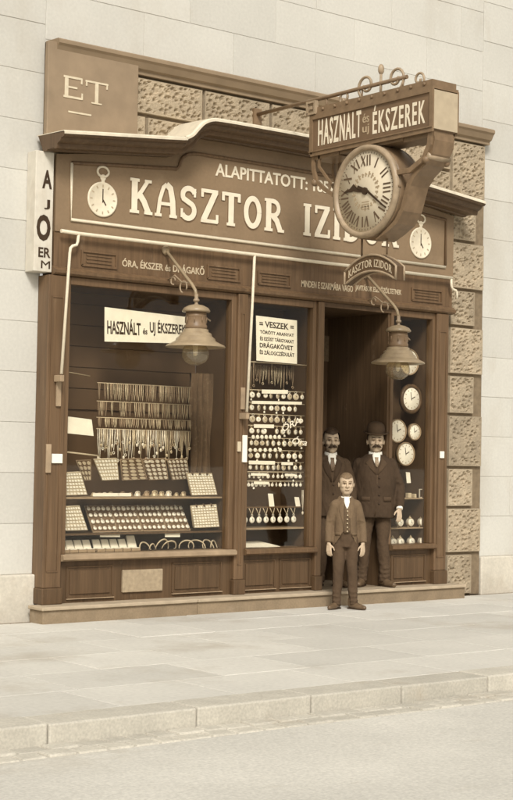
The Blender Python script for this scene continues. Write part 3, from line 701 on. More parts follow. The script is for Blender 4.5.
# ------------------------------------------------------------------ goods in the windows
def mesh_of(o): return o.data
def inst(name, o, loc, label, cat, group, rot=(0, 0, 0), sc=1.0):
    c = bpy.data.objects.new(name, o.data); COL.objects.link(c); c.location = loc; c.rotation_euler = rot; c.scale = (sc,) * 3
    return tag(c, label, cat, group)
def sheet(name, corners, m, th, label, cat, lines=None, ink=INK, curl=0.0):
    """a card of real thickness through four corners TL, TR, BR, BL; lines = [(text, u0, u1, v0, v1)]"""
    TL, TR, BR, BL = [Vector(c) for c in corners]; n = (TR - TL).cross(TL - BL).normalized()
    nx, nz = 10, 6
    def pt(u, v, t=0.0):
        p = (BL * (1 - u) + BR * u) * (1 - v) + (TL * (1 - u) + TR * u) * v
        return p + n * (t + curl * (math.sin(u * 7.0 + v * 2) * .5 + math.sin(u * 3.1 - v * 3) * .5))
    b = MB(); o = (TL + TR + BR + BL) / 4
    fr = [[b.bm.verts.new(pt(i / nx, j / nz)) for i in range(nx + 1)] for j in range(nz + 1)]
    bk = [[b.bm.verts.new(pt(i / nx, j / nz, -th)) for i in range(nx + 1)] for j in range(nz + 1)]
    for j in range(nz):
        for i in range(nx):
            b.face([fr[j][i], fr[j][i + 1], fr[j + 1][i + 1], fr[j + 1][i]]); b.face([bk[j][i], bk[j + 1][i], bk[j + 1][i + 1], bk[j][i + 1]])
    for i in range(nx):
        b.face([fr[0][i], bk[0][i], bk[0][i + 1], fr[0][i + 1]]); b.face([fr[nz][i + 1], bk[nz][i + 1], bk[nz][i], fr[nz][i]])
    for j in range(nz):
        b.face([fr[j][0], fr[j + 1][0], bk[j + 1][0], bk[j][0]]); b.face([fr[j][nx], bk[j][nx], bk[j + 1][nx], fr[j + 1][nx]])
    s = b.build(name, m, org=o, label=label, cat=cat)
    if lines:
        b = MB()
        for tx, u0, u1, v0, v1 in lines:
            text(b, tx, lambda a, c, t: pt(u0 + a * (u1 - u0), v0 + c * (v1 - v0), t), 1, 1, .0, .0015, .025)
        b.build('lettering', ink, s, org=o)
    return s
q = lambda x, y, Y: PY(x, y, Y)
sheet('banner', [q(104.5, 307, .075), q(186.5, 317, .075), q(187, 343.5, .075), q(104.5, 341.5, .075)], PAPER, .002, 'long white paper banner lettered HASZNÁLT és UJ ÉKSZEREK inside the wide left window', 'banner',
      [('HASZNÁLT', .03, .43, .22, .72), ('és', .455, .51, .26, .46), ('UJ ÉKSZEREK', .54, .99, .22, .78)], curl=.003)
sheet('poster', [q(256, 315.5, .07), q(297, 320.5, .07), q(297, 364, .07), q(256.5, 360.5, .07)], PAPER, .002, 'square white poster of five printed lines in the top of the middle window', 'poster',
      [('= VESZEK =', .08, .92, .76, .90), ('TÖRÖTT ARANYAT', .09, .92, .61, .70), ('ÉS EZÜST TÁRGYAKAT', .09, .92, .46, .56), ('DRÁGAKÖVET', .08, .90, .30, .43), ('ÉS ZÁLOGCZÉDULÁT', .08, .93, .15, .26)], curl=.001)
sheet('paper_notice', [q(60, 415.5, .09), q(91.5, 419.5, .09), q(93.5, 436, .09), q(60, 432.5, .09)], PAPER, .002, 'slanting white card in the left end of the wide window at head height', 'notice', curl=.002)
nb = sheet('wall_notice', [q(320.5, 335, .985), q(335.5, 337, .985), q(335.5, 362, .985), q(320.5, 361, .985)], mat('faded_print', (.17, .12, .07), .8, 30, .3), .006, 'faded framed print hanging inside the dark doorway above the two men', 'picture')
# shelves and rails of the wide left window
def shelf(x0, x1, y0, y1, z, label, m=WOODL, th=.018):
    return MB().box(x0, x1, y0, y1, z - th, z).build('display_shelf', m, bevel=.003, org=((x0 + x1) / 2, (y0 + y1) / 2, z), label=label, cat='shelf')
LX0, LX1 = -2.235, -.315
ZL = PY(140, 497, .12).z; shelf(LX0, LX1, .13, .52, ZL, 'long wooden shelf carrying papers and brooches in the wide left window')
ZT = PY(140, 531, .14).z; shelf(LX0, LX1, .10, .55, ZT - .01, 'lower velvet covered shelf under the rows of tray watches in the wide left window', WOODD)
def rail(p, qq, label, r=.004, m=BRASS):
    p, qq = Vector(p), Vector(qq); o = (p + qq) / 2
    return MB().tube([p, qq], r, 6).build('display_rail', m, org=o, label=label, cat='rail')
YR = .22; railz = []
rx0, rx1 = PY(97, 386, YR).x, min(-.42, PY(191, 400, YR).x)
for y, nm in ((385, 'topmost'), (403, 'second'), (419, 'third'), (430, 'lowest')):
    z = PY(144, y, YR).z; railz.append(z); rail((rx0, YR, z), (rx1, YR, z), 'thin brass rail, %s of four hung with chains in the wide left window' % nm)
rail(PY(57, 370, .09), PY(90, 376, .09), 'short pale rod across the upper left corner of the wide left window')
rail(PY(66, 452, .10), PY(100, 456, .10), 'low pale rod under the slanting white card in the wide left window', .008, PAPERD)
def chain_mesh(L, w_, pend):
    b = MB(); b.mi = 0
    b.tube([(-w_, 0, 0), (-w_ * .8, 0, -L * .6), (0, -.002, -L), (w_ * .8, 0, -L * .6), (w_, 0, 0)], .0032, 5)
    if pend == 1: b.ball((0, -.003, -L - .018), (.014, .006, .018), 8, 6)
    elif pend == 2: b.tube([(.012 * math.cos(a), -.003, -L - .014 + .012 * math.sin(a)) for a in [i * math.pi / 5 for i in range(11)]], .004, 5)
    elif pend == 3: b.box(-.009, .009, -.005, .001, -L - .03, -L); b.box(-.018, .018, -.005, .001, -L - .016, -L - .008)
    return b
protos = []
def hang(i, loc, L, pend, m, label, group):
    o = chain_mesh(L, random.uniform(.006, .013), pend).build('watch_chain', m, org=(0, 0, 0), label=label, cat='chain', group=group); o.location = loc; return o
n = 66
for i in range(n):
    x = rx0 + .02 + (rx1 - rx0 - .04) * i / (n - 1) + random.uniform(-.006, .006)
    hang(i, (x, YR - .008, railz[3]), random.uniform(.10, .30), random.choice((0, 1, 1, 2, 3)), random.choice((BRASS, BRASS, SILVER, SILVER, WOODL)), 'fine watch chain with small pendant hanging from the lowest rail of the wide window', 'chains on the lowest rail')
for k in range(3):
    n = 44
    for i in range(n):
        if random.random() < .12: continue
        x = rx0 + .02 + (rx1 - rx0 - .04) * i / (n - 1) + random.uniform(-.01, .01)
        hang(i, (x, YR - .006, railz[k]), railz[k] - railz[k + 1] - .015, 0, random.choice((WOODL, BRASS, BRASS, WOODL)),
             'fine chain strung between the %s brass rails of the wide window' % ('first and second', 'second and third', 'third and fourth')[k], ('chains between the top rails', 'chains between the middle rails', 'chains between the bottom rails')[k])
# folded sheet imitating a glass reflection at the right of the wide window
b = MB(); Yd = .34; xa, xb = PY(191, 400, Yd).x, LX1 - .005; N = 24; rows = []
for j in range(13):
    z = 2.35 - j * (2.35 - 1.18) / 12
    rows.append([[b.bm.verts.new((xa + (xb - xa) * i / N, Yd + t + .034 * math.sin(i * .95 + .5 * math.sin(j * .6)) + .012 * math.sin(i * 2.3 + j * .4), z)) for i in range(N + 1)] for t in (0, .006)])
for r0, r1 in zip(rows, rows[1:]):
    for i in range(N):
        b.face([r0[0][i], r1[0][i], r1[0][i + 1], r0[0][i + 1]], True); b.face([r0[1][i], r0[1][i + 1], r1[1][i + 1], r1[1][i]], True)
b.build('reflection_sheet', REFLECTION, org=(xa, Yd, 1.2), label='mottled folded sheet imitating a glass reflection at the right end of the wide left window', cat='curtain')
# trays ---------------------------------------------------------------
def tray(TL, TR, BR, BL, Yt, Yb, rows, cols, label, kind='pads', m=PAPER, hook=False):
    if kind == 'pads': rows += 1; cols += 1
    C4 = [PY(*TL, Yt), PY(*TR, Yt), PY(*BR, Yb), PY(*BL, Yb)]; a, b_, c, d = C4; o = (a + b_ + c + d) / 4
    nn = (b_ - a).cross(a - d).normalized()
    def pt(u, v, t=0.0): return (d * (1 - u) + c * u) * (1 - v) + (a * (1 - u) + b_ * u) * v + nn * t
    t = thing('jewel_tray', o, label, 'tray')
    MB().hexa([pt(0, 0), pt(1, 0), pt(1, 1), pt(0, 1)], [pt(0, 0, -.02), pt(1, 0, -.02), pt(1, 1, -.02), pt(0, 1, -.02)]).build('tray_base', PAPERD if kind == 'pads' else VELVET, t)
    bb = MB(); bb.tube([pt(0, 0), pt(1, 0), pt(1, 1), pt(0, 1), pt(0, 0)], .006, 6); bb.build('tray_rim', PAPERD if kind == 'pads' else WOODL, t)
    bb = MB()
    for j in range(rows):
        for i in range(cols):
            u0, u1, v0, v1 = (i + .13) / cols, (i + .83) / cols, (j + .16) / rows, (j + .72) / rows
            if kind == 'pads':
                h = .007 + random.uniform(-.003, .004)
                bb.hexa([pt(u0, v0, h), pt(u1, v0, h), pt(u1, v1, h * .5), pt(u0, v1, h * .5)], [pt(u0, v0), pt(u1, v0), pt(u1, v1), pt(u0, v1)])
            else:
                cu, cv = (u0 + u1) / 2, (v0 + v1) / 2
                ring = [pt(cu + .36 / cols * math.cos(k * math.pi / 5), cv + .36 / rows * math.sin(k * math.pi / 5), .010) for k in range(10)]
                bb.hexa(ring, [p - nn * .012 for p in ring])
    bb.build('tray_cushions' if kind == 'pads' else 'mounted_brooches', (LINEN if kind == 'pads' else random.choice((PAPERD, SILVER, LINEN))), t)
    if hook:
        bb = MB()
        for u in (.2, .5, .8): bb.tube([pt(u, .97, .006), pt(u, 1.03, .01), pt(u, 1.06, -.01)], .006, 6); bb.ball(pt(u, .99, .01), .011, 8, 6)
        bb.build('tray_hooks', WOODD, t)
    return t
tray((59.5, 473), (80, 472), (87, 494.5), (59.5, 495), .10, .16, 6, 7, 'pale ring tray standing on the long shelf at the left end of the wide window')
tray((60, 507), (79, 506), (87.5, 530), (60, 530.5), .10, .16, 6, 7, 'pale ring tray leaning at the left end of the rows of tray watches')
tray((187, 473.5), (211.5, 473.5), (217, 494.5), (191.5, 495), .10, .15, 7, 8, 'pale hooked ring tray hung at the right end of the wide window, upper of two', hook=True)
tray((191, 506), (216, 504.5), (219, 526.5), (194, 527.5), .10, .14, 7, 8, 'pale hooked ring tray hung at the right end of the wide window, lower of two', hook=True)
tray((76, 460.5), (90.5, 460), (90.5, 480), (84, 480), .26, .30, 4, 3, 'small pale tray half hidden behind the ring tray on the long shelf', 'brooch', PAPERD)
tray((94, 459.5), (116.5, 458.5), (118.5, 479.5), (102, 480), .20, .28, 5, 6, 'finely patterned pale tray, leftmost of the four hung below the chains')
tray((120.5, 459.5), (141, 458.5), (147, 479), (122, 480), .20, .28, 6, 3, 'dark tray of long brooches, second of the four hung below the chains', 'brooch')
tray((142.5, 459.5), (165, 458.5), (168, 479), (149, 479.5), .20, .28, 5, 4, 'tray of round medals, third of the four hung below the chains', 'brooch')
tray((167, 459.5), (186.5, 459), (189.5, 478.5), (172, 479.5), .20, .28, 5, 5, 'small tray of earrings, rightmost of the four hung below the chains', 'brooch')
# pocket watches
def watch_mesh(r, bow=True):
    b = MB(); b.mi = 0
    b.lathe([(r * .55, .007), (r * .9, .005), (r, 0), (r * .95, -.005), (r * .86, -.006)], (0, 0, 0), 18, 'y')
    if bow:
        b.tube([(r * .34 * math.cos(a), 0, r * 1.38 + r * .30 * math.sin(a)) for a in [i * math.pi / 5 for i in range(11)]], r * .10, 5); b.box(-r * .14, r * .14, -.003, .003, r * .95, r * 1.12)
    b.mi = 1; b.lathe([(r * .84, -.0062), (r * .80, -.0078), (.0003, -.0078)], (0, 0, 0), 18, 'y')
    b.mi = 2
    b.ribbon([(0, -r * .1), (0, r * .62)], r * .09, front(0, 0, -.0078), 0, .001); b.ribbon([(0, 0), (r * .35, r * .16)], r * .11, front(0, 0, -.0078), 0, .0013)
    return b
W1 = watch_mesh(.030).build('pocket_watch', [BRASS, DIAL, INK]); W2 = watch_mesh(.030).build('pocket_watch', [SILVER, PAPERD, INK])
W3 = watch_mesh(.020, False).build('pocket_watch', [SILVER, DIAL, INK]); W4 = watch_mesh(.026).build('pocket_watch', [SILVER, DIAL, INK])
used_once = set()
def put(proto, loc, label, group, rot=(0, 0, 0), sc=1.0):
    if proto.name not in used_once:
        used_once.add(proto.name); proto.location = loc; proto.rotation_euler = rot; proto.scale = (sc,) * 3
        return tag(proto, label, 'watch', group)
    return inst('pocket_watch', proto, loc, label, 'watch', group, rot, sc)
A = PY(88.5, 509, .36); Bq = PY(187.5, 513.5, .36)
zt, zb_ = PY(138, 509, .30).z, PY(138, 528.5, .20).z
tx0, tx1 = PY(89, 520, .25).x, PY(187, 520, .25).x
tilt = -math.atan2(.14, zt - zb_)
tw = (tx1 - tx0) / 4
for k in range(4):
    x0 = tx0 + k * tw; o = Vector((x0 + tw / 2, .25, zb_ - .02))
    t = thing('watch_tray', o, 'dark tray of watches on the middle tier, %s of four' % ('leftmost', 'second from left', 'third from left', 'rightmost')[k], 'tray')
    dn = Vector((0, .14, zt - zb_)).normalized(); nn = Vector((0, -dn.z, dn.y))
    def pt(u, v, h): return Vector((x0 + .006 + (tw - .012) * u, .185 + .16 * v, zb_ - .026 + (zt - zb_ + .055) * v)) + nn * h
    MB().hexa([pt(0, 0, 0), pt(1, 0, 0), pt(1, 1, 0), pt(0, 1, 0)], [pt(0, 0, -.02), pt(1, 0, -.02), pt(1, 1, -.02), pt(0, 1, -.02)]).build('tray_base', VELVET, t)
    bb = MB(); bb.tube([pt(0, 0, 0), pt(1, 0, 0), pt(1, 1, 0), pt(0, 1, 0), pt(0, 0, 0)], .005, 6); bb.build('tray_rim', WOODL, t)
    for j in range(4):
        for i in range(5):
            p = pt((i + .5) / 5, (j + .5) / 4, .010)
            put(W3 if (i + j) % 3 else W4, p, 'small pale watch bedded in the %s tray of the middle tier' % ('leftmost', 'second', 'third', 'rightmost')[k], 'watches in the %s tray' % ('leftmost', 'second', 'third', 'rightmost')[k], (math.atan2(.16, zt - zb_ + .055) * -1, 0, random.uniform(-.1, .1)), random.uniform(.88, 1.08) * (1.12 if (i + j) % 3 else .80))
# papers and brooches on the long shelf
def lumps(name, cat, label, x, y, z, r, m):
    b = MB(); b.lathe([(r * 1.1, 0), (r * 1.0, .012), (r * .5, r * 1.0), (r * .3, r * 1.3), (.0005, r * 1.4)], (x, y, z), 12)
    b.tube([(x + r * .8 * math.cos(a), y - r * .3, z + r * .9 + r * .5 * math.sin(a)) for a in [i * math.pi / 5 for i in range(11)]], r * .14, 5)
    return b.build(name, m, org=(x, y, z), label=label, cat=cat, group='brooches on the long shelf')
for i, px in enumerate((93, 99, 104, 110, 122, 130, 137, 146, 154, 161, 168, 176, 183)):
    p = PY(px, 494, .30); lumps('brooch', 'brooch', 'small dark trinket stand set out along the long shelf behind the papers', p.x, .30, ZL + .0005, random.uniform(.025, .04), random.choice((BRASS, WOODL, SILVER)))
for a, c, y0, y1, nm in ((93, 119, 492.5, 496.5, 'longer'), (118, 131, 492.8, 496.5, 'shorter')):
    P = [PY(a, y0, .22), PY(c, y0, .22), PY(c, y1, .15), PY(a, y1, .15)]
    for v in P[2:]: v.z = ZL + .008
    for v in P[:2]: v.z = ZL + .035
    sheet('price_card', P, PAPER, .003, 'white card lying along the front edge of the long shelf, the %s of two' % nm, 'card')
# open ring boxes and bracelets on the window floor
ZF = SZ
for i in range(9):
    px = 60 + 8.6 * i + (1.5 if i > 3 else 0); big = i == 8
    p = PY(px, 548, .16); p.z = ZF; ww = .088 if not big else .10
    t = thing('ring_box', p, 'small open pale ring box in the row of nine along the window floor' if not big else 'tallest open ring box, last on the right of the row of nine', 'box', 'open ring boxes')
    MB().box(p.x, p.x + ww, .13, .20, ZF + .0005, ZF + .028).build('box_base', WOODL, t, bevel=.004)
    hh = .085 if not big else .115
    MB().hexa([(p.x, .19, ZF + .029), (p.x + ww, .19, ZF + .029), (p.x + ww - .006, .235, ZF + .029 + hh), (p.x + .006, .235, ZF + .029 + hh)], [(p.x, .21, ZF + .029), (p.x + ww, .21, ZF + .029), (p.x + ww - .006, .255, ZF + .029 + hh), (p.x + .006, .255, ZF + .029 + hh)]).build('lid', PAPER, t, bevel=.004)
    MB().box(p.x + .008, p.x + ww - .008, .137, .186, ZF + .0285, ZF + .036).build('cushion', LINEN, t, bevel=.004)
for i, (px, rx, rz) in enumerate(((145, 5.5, 8), (153, 4.5, 6), (163, 7, 11), (170, 6, 9), (187, 5.5, 9), (197, 7, 9), (208, 5.5, 9), (214, 4.5, 8))):
    p = PY(px, 547.5, .15); k = 1 / 99
    b = MB(); a0, a1 = (-.5 + .2 * random.random(), math.pi + .1 + .3 * random.random())
    pts = [(p.x + rx * k * 1.25 * math.cos(a), .16 + .03 * math.sin(a * 1.3 + i), ZF + .012 + rz * k * .85 * max(0, math.sin(a)) ** .9) for a in [a0 + (a1 - a0) * j / 14 for j in range(15)]]
    b.tube(pts, [.004 + .004 * math.sin(math.pi * j / 14) for j in range(15)], 6)
    b.build('bracelet', PAPERD, org=(p.x, .16, ZF), label='curved silver bracelet standing on the window floor right of the ring boxes', cat='bracelet', group='bracelets on the window floor')
for a, c, y0, y1, nm in ((100, 120, 532.8, 537, 'above the ring boxes'), (165, 180, 533, 537, 'above the bracelets')):
    sheet('price_ticket', [PY(a, y0, .125), PY(c, y0, .125), PY(c, y1, .12), PY(a, y1, .12)], PAPER, .003, 'narrow white price ticket under the watch trays, ' + nm, 'ticket')
# middle window: nine rails of pocket watches right behind the glass
MX0, MX1 = -.095, .735; YM = .115
rows = [(396, 10, W1, 1.0), (408.5, 10, W1, 1.0), (420, 10, W2, 1.0), (431.5, 10, W1, 1.05), (443.5, 11, W2, 1.0), (456, 10, W1, 1.05), (467.5, 11, W1, 1.0), (476.5, 13, W4, .85), (485, 15, W4, .72)]
tags_at = []
ORD = ('first', 'second', 'third', 'fourth', 'fifth', 'sixth', 'seventh', 'eighth', 'ninth')
for (y, n, pr_, sc), nm in zip(rows, ORD):
    z = PY(278, y, YM - .02).z; zr = z + .030 * 1.62 * sc + .004
    rail((MX0, YM, zr), (MX1, YM, zr), 'thin pale rail, %s from the top of nine hung with watches in the middle window' % nm, .0045, PAPERD)
    for i in range(n):
        if random.random() < .05: continue
        x = MX0 + .045 + (MX1 - MX0 - .09) * i / (n - 1) + random.uniform(-.007, .007)
        put(random.choice((pr_, pr_, W1, W2)) if n < 12 else pr_, (x, YM - .005, z), 'round pocket watch hanging in the %s row from the top of the middle window' % nm, 'pocket watches in the %s row' % nm, (0, random.uniform(-.22, .22), random.uniform(-.5, .5)), sc * random.uniform(.80, 1.10))
        if random.random() < .22: tags_at.append((x + random.uniform(-.02, .02), z - .034 * sc - random.uniform(.0, .008), nm))
for x, z, nm in tags_at:
    t_ = MB(); w_ = random.uniform(.008, .013); a_ = random.uniform(-.25, .25); t_.prism([(-w_, -.016), (w_, -.016), (w_, 0), (w_ * .5, .005), (-w_ * .5, .005), (-w_, 0)], plane((x, .100, z), Vector((math.cos(a_), 0, math.sin(a_))), Vector((-math.sin(a_), 0, math.cos(a_)))), 0, .001)
    t_.build('price_tag', PAPER, org=(x, .1, z), label='tiny white price tag dangling under a watch of the %s row' % nm, cat='tag', group='price tags in the %s row' % nm)
def strip(x0, x1, y, nm, h=3.6):
    P = [PY(x0, y, .088), PY(x1, y + (x1 - x0) * .02, .088)]; z0, z1 = P[0].z, P[1].z; hh = h / 99
    sheet('label_strip', [P[0], P[1], P[1] - Vector((0, 0, hh)), P[0] - Vector((0, 0, hh))], PAPER, .003, 'white label strip ' + nm, 'label')
strip(262, 288, 389.5, 'above the first row of watches in the middle window', 4); strip(252, 302, 400.8, 'longest, under the first row of watches in the middle window', 3); strip(254, 274, 424.2, 'under the third row of watches in the middle window')
strip(249, 275, 460.6, 'long, under the sixth row of watches in the middle window'); strip(281.5, 293, 462, 'short, right of the long strip under the sixth row', 3)
strip(251, 267, 473, 'left of two under the seventh row of watches in the middle window', 2.6); strip(285, 295, 473.6, 'right of two under the seventh row of watches in the middle window', 2.6); strip(254, 269, 481.5, 'under the eighth row of watches in the middle window', 2.8)
for y, x0, x1, nm in ((437, 253, 279, 'fourth'), (450, 250, 280, 'fifth')):
    for i in range(7):
        p = PY(x0 + (x1 - x0) * i / 6, y, .09)
        MB().lathe([(.021, 0), (.021, -.006), (.018, -.008), (.0004, -.008)], (p.x, .09, p.z), 14, 'y').build('paper_disc', PAPER, org=tuple(p), label='round white paper disc strung under the %s row of watches' % nm, cat='disc', group='paper discs under the %s row' % nm)
# lower part of the middle window
ZM1 = PY(278, 506.5, YM).z; ZM2 = PY(278, 527, .2).z
shelf(MX0 - .02, MX1 + .015, .13, .42, ZM1 - .002, 'narrow upper shelf with two white cards in the middle window', WOOD, .012)
shelf(MX0 - .02, MX1 + .015, .10, .45, ZM2, 'lower shelf below the watches on chains in the middle window')
for x0, x1, y0, nm in ((268, 273, 493.5, 'taller'), (294.5, 299, 497, 'shorter')):
    a, c = PY(x0, y0, .15), PY(x1, y0 + .3, .15); a2, c2 = PY(x0 + 1.5, 506, .14), PY(x1 + 1.5, 506, .14); a2.z = c2.z = ZM1 - .001
    sheet('price_card', [a, c, c2, a2], PAPER, .003, 'small upright white card on the upper shelf of the middle window, the %s of two' % nm, 'card')
b = 0
for i in range(8):
    x = MX0 + .06 + i * .092; z = PY(278, 519.5, .11).z
    t = thing('watch_on_chain', (x, .11, z), 'pocket watch hung on a looped chain above the lower shelf of the middle window', 'watch', 'watches on looped chains')
    bb = watch_mesh(.034); bmesh.ops.translate(bb.bm, verts=bb.bm.verts, vec=(x, .11, z)); bb.build('watch', [SILVER, DIAL, INK], t)
    bb = MB(); bb.tube([(x - .03, .125, ZM1 - .014), (x - .016, .118, z + .085), (x, .112, z + .055), (x + .016, .118, z + .085), (x + .03, .125, ZM1 - .014)], .0045, 5); bb.build('chain', BRASS, t)
P = [PY(243, 541, .30), PY(282, 541.5, .30), PY(286, 549, .10), PY(243, 549.5, .10)]
P = [Vector((-.085, .30, ZF + .055)), Vector((.30, .30, ZF + .055)), Vector((.44, .115, ZF + .006)), Vector((-.085, .115, ZF + .006))]
sheet('paper_sheet', P, PAPER, .004, 'large white sheet lying on the floor of the middle window', 'paper', curl=.003)
hang(0, (.715, .095, PY(308, 490, .1).z), .22, 1, SILVER, 'long double chain hanging alone at the right edge of the middle window', None)
for i in range(16):
    x = MX0 + .1 + i * .04
    hang(i, (x, .16, PY(278, 366 + random.uniform(-2, 2), .16).z), random.uniform(.12, .24), random.choice((0, 2)), random.choice((WOODL, BRASS)), 'thin chain hanging behind the poster above the first row of watches', 'chains below the poster')
rail((MX0, .09, PY(278, 363.5, .09).z), (MX1, .09, PY(278, 363.5, .09).z), 'thin pale rod behind the lower edge of the poster in the middle window', .005, PAPERD)
# slanting glass lettering
b = MB(); f = plane(PY(283, 432, .045), Vector((1, 0, .40)).normalized(), Vector((-.40, 0, 1)).normalized())
text(b, 'ÓRA', f, .26, .085, 0, .002, .01, .2)
f = plane(PY(292, 444, .045), Vector((1, 0, -.08)).normalized(), Vector((.08, 0, 1)).normalized()); text(b, 'Óra', f, .20, .085, 0, .002, .01, .25)
b.build('glass_lettering', LETTER, sf)
# right window: wall clocks, alarm clocks
def wall_clock(px, py, rx, ry, Y, label, frame=WOODD, fw=.022, group=None):
    p = PY(px, py, Y); r = ry / 88.0
    t = thing('wall_clock', p, label, 'clock', group)
    MB().lathe([(r + fw, .03), (r + fw, -.005), (r + fw * .5, -.018), (r, -.006), (r * .99, .02)], p, 32, 'y').build('clock_case', frame, t)
    d = MB().lathe([(r, .0), (r * .97, -.004), (.0004, -.004)], p, 32, 'y').build('dial', DIAL, t)
    f = front(p.x, p.z, p.y - .004); b = MB()
    for k in range(12):
        a = math.radians(30 * k); b.ribbon([(r * .72 * math.sin(a), r * .72 * math.cos(a)), (r * .88 * math.sin(a), r * .88 * math.cos(a))], r * .07, f, 0, .0012)
    b.build('numerals', mat('faded_mark', (0, 0, 0)), d)
    b = MB(); b.ribbon([(0, -r * .12), (-r * .12, r * .6)], r * .06, f, 0, .0025); b.ribbon([(0, 0), (r * .4, r * .2)], r * .08, f, 0, .002); b.build('hands', INK, d)
    return t
wall_clock(411.5, 399, 8, 11, .14, 'round wall clock in a broad dark frame below the lamp in the right window', WOODD, .04)
wall_clock(409, 362, 8, 12, .20, 'white wall clock partly hidden behind the right lamp globe', WOODL, .012)
wall_clock(397.5, 431, 8, 10.5, .10, 'largest white dial, just right of the hatted man', WOODL, .012)
wall_clock(414.5, 432, 5, 7.2, .10, 'smaller white dial right of the largest one in the right window', WOODL, .012)
wall_clock(405.8, 454, 7, 10.5, .09, 'white dial lowest of the wall clocks at the hatted man\'s shoulder', WOODL, .012)
RX0, RX1 = 1.90, 2.495
def s3(y, label): 
    z = PY(410, y, .12).z; shelf(RX0, RX1, .11, .34, z, label, WOODL, .014); return z
z1 = s3(498, 'upper shelf with a small card and trinkets in the right window'); z2 = s3(527.5, 'middle shelf of alarm clocks in the right window'); z3 = s3(547, 'lowest shelf of alarm clocks in the right window')
def alarm_clock(px, z, r, label, group):
    p = PY(px, 520, .16); p.z = z
    t = thing('alarm_clock', p, label, 'clock', group); c = (p.x, .16, z + r + .014)
    b = MB(); b.lathe([(r * .8, .03), (r, .02), (r, -.02), (r * .93, -.026), (r * .86, -.02)], c, 22, 'y'); cc = b.build('clock_case', SILVER, t)
    MB().lathe([(r * .87, -.018), (r * .85, -.021), (.0004, -.021)], c, 22, 'y').build('dial', DIAL, t)
    b = MB()
    for s_ in (-1, 1): b.capsule((c[0] + s_ * r * .5, .16, z + r * .35), (c[0] + s_ * r * .75, .16, z + .006), .006, .005, 6)
    b.build('feet', BRASS, t)
    b = MB(); b.lathe([(r * .45, 0), (r * .4, r * .16), (r * .15, r * .3), (.0004, r * .33)], (c[0], .16, c[2] + r * 1.02), 14); b.tube([(c[0] - r * .3, .16, c[2] + r * 1.2), (c[0], .16, c[2] + r * 1.62), (c[0] + r * .3, .16, c[2] + r * 1.2)], .004, 5); b.build('bell', BRASS, t)
    b = MB(); f = front(c[0], c[2], .16 - .021); b.ribbon([(0, 0), (0, r * .6)], .004, f, 0, .001); b.ribbon([(0, 0), (r * .35, -r * .1)], .005, f, 0, .0014); b.build('hands', INK, t)
for px, nm in ((399.5, 'leftmost'), (410, 'middle'), (421.3, 'rightmost')): alarm_clock(px, z2, .043, 'small alarm clock with a top bell on the middle shelf, %s of three' % nm, 'alarm clocks on the middle shelf')
for px, nm in ((393, 'leftmost'), (400.5, 'second'), (411, 'third'), (421.8, 'rightmost')): alarm_clock(px, z3, .043, 'small alarm clock with a top bell on the lowest shelf, %s of four' % nm, 'alarm clocks on the lowest shelf')
b = MB(); p = PY(408.5, 478, .16); sheet('price_card', [PY(406, 472, .16), PY(410, 472.5, .16), PY(411, 483, .15), PY(407, 483, .15)], PAPER, .003, 'narrow white card hanging above the upper shelf of the right window', 'card')
for px, h, ww, nm in ((409, .055, .05, 'low pale box at the left'), (414.5, .045, .03, 'small trinket box in the middle'),):
    p = PY(px, 497, .15); MB().box(p.x - ww / 2, p.x + ww / 2, .13, .18, z1 + .0005, z1 + h).build('trinket_box', random.choice((PAPERD, SILVER)), bevel=.005, org=(p.x, .15, z1), label=nm + ' of the upper shelf in the right window', cat='box')
p = PY(421, 497, .15); b = MB(); b.ribbon([(-.03, 0), (.03, 0), (.03, .09), (-.03, .09), (-.03, -.004)], .009, front(p.x, z1 + .005, .15), 0, .012); t = b.build('photo_frame', SILVER, org=(p.x, .15, z1), label='little upright metal frame at the right of the upper shelf in the right window', cat='frame')

# ------------------------------------------------------------------ the people
def remesh(mb, vox, smooth=2, cut=None):
    me = bpy.data.meshes.new('r'); bmesh.ops.recalc_face_normals(mb.bm, faces=mb.bm.faces); mb.bm.to_mesh(me); mb.bm.free()
    o = bpy.data.objects.new('r', me); COL.objects.link(o)
    r = o.modifiers.new('r', 'REMESH'); r.mode = 'VOXEL'; r.voxel_size = vox; r.use_smooth_shade = True
    s_ = o.modifiers.new('s', 'SMOOTH'); s_.iterations = smooth; s_.factor = .5
    bpy.context.view_layer.update()
    m2 = bpy.data.meshes.new_from_object(o.evaluated_get(bpy.context.evaluated_depsgraph_get()))
    bpy.data.objects.remove(o); bpy.data.meshes.remove(me)
    if cut:
        bm = bmesh.new(); bm.from_mesh(m2); bmesh.ops.delete(bm, geom=[v for v in bm.verts if cut(v.co)], context='VERTS'); bm.to_mesh(m2); bm.free()
    for p in m2.polygons: p.use_smooth = True
    return m2
def folds(me, amp, fx=9.0, fz=5.0, seed=0.0):
    nr = [v.normal.copy() for v in me.vertices]
    for v, n_ in zip(me.vertices, nr):
        p = Vector((v.co.x * fx + seed, v.co.y * fx, v.co.z * fz + v.co.x * 4))
        v.co += n_ * amp * (noise.noise(p) * .9 + abs(noise.noise(p * 2.3)) * -.8 + .25)
    return me
def put_mesh(name, me, m, parent):
    me.name = name; me.materials.clear(); me.materials.append(m); o = bpy.data.objects.new(name, me); COL.objects.link(o); o.parent = parent; o['_o'] = (0, 0, 0); return o
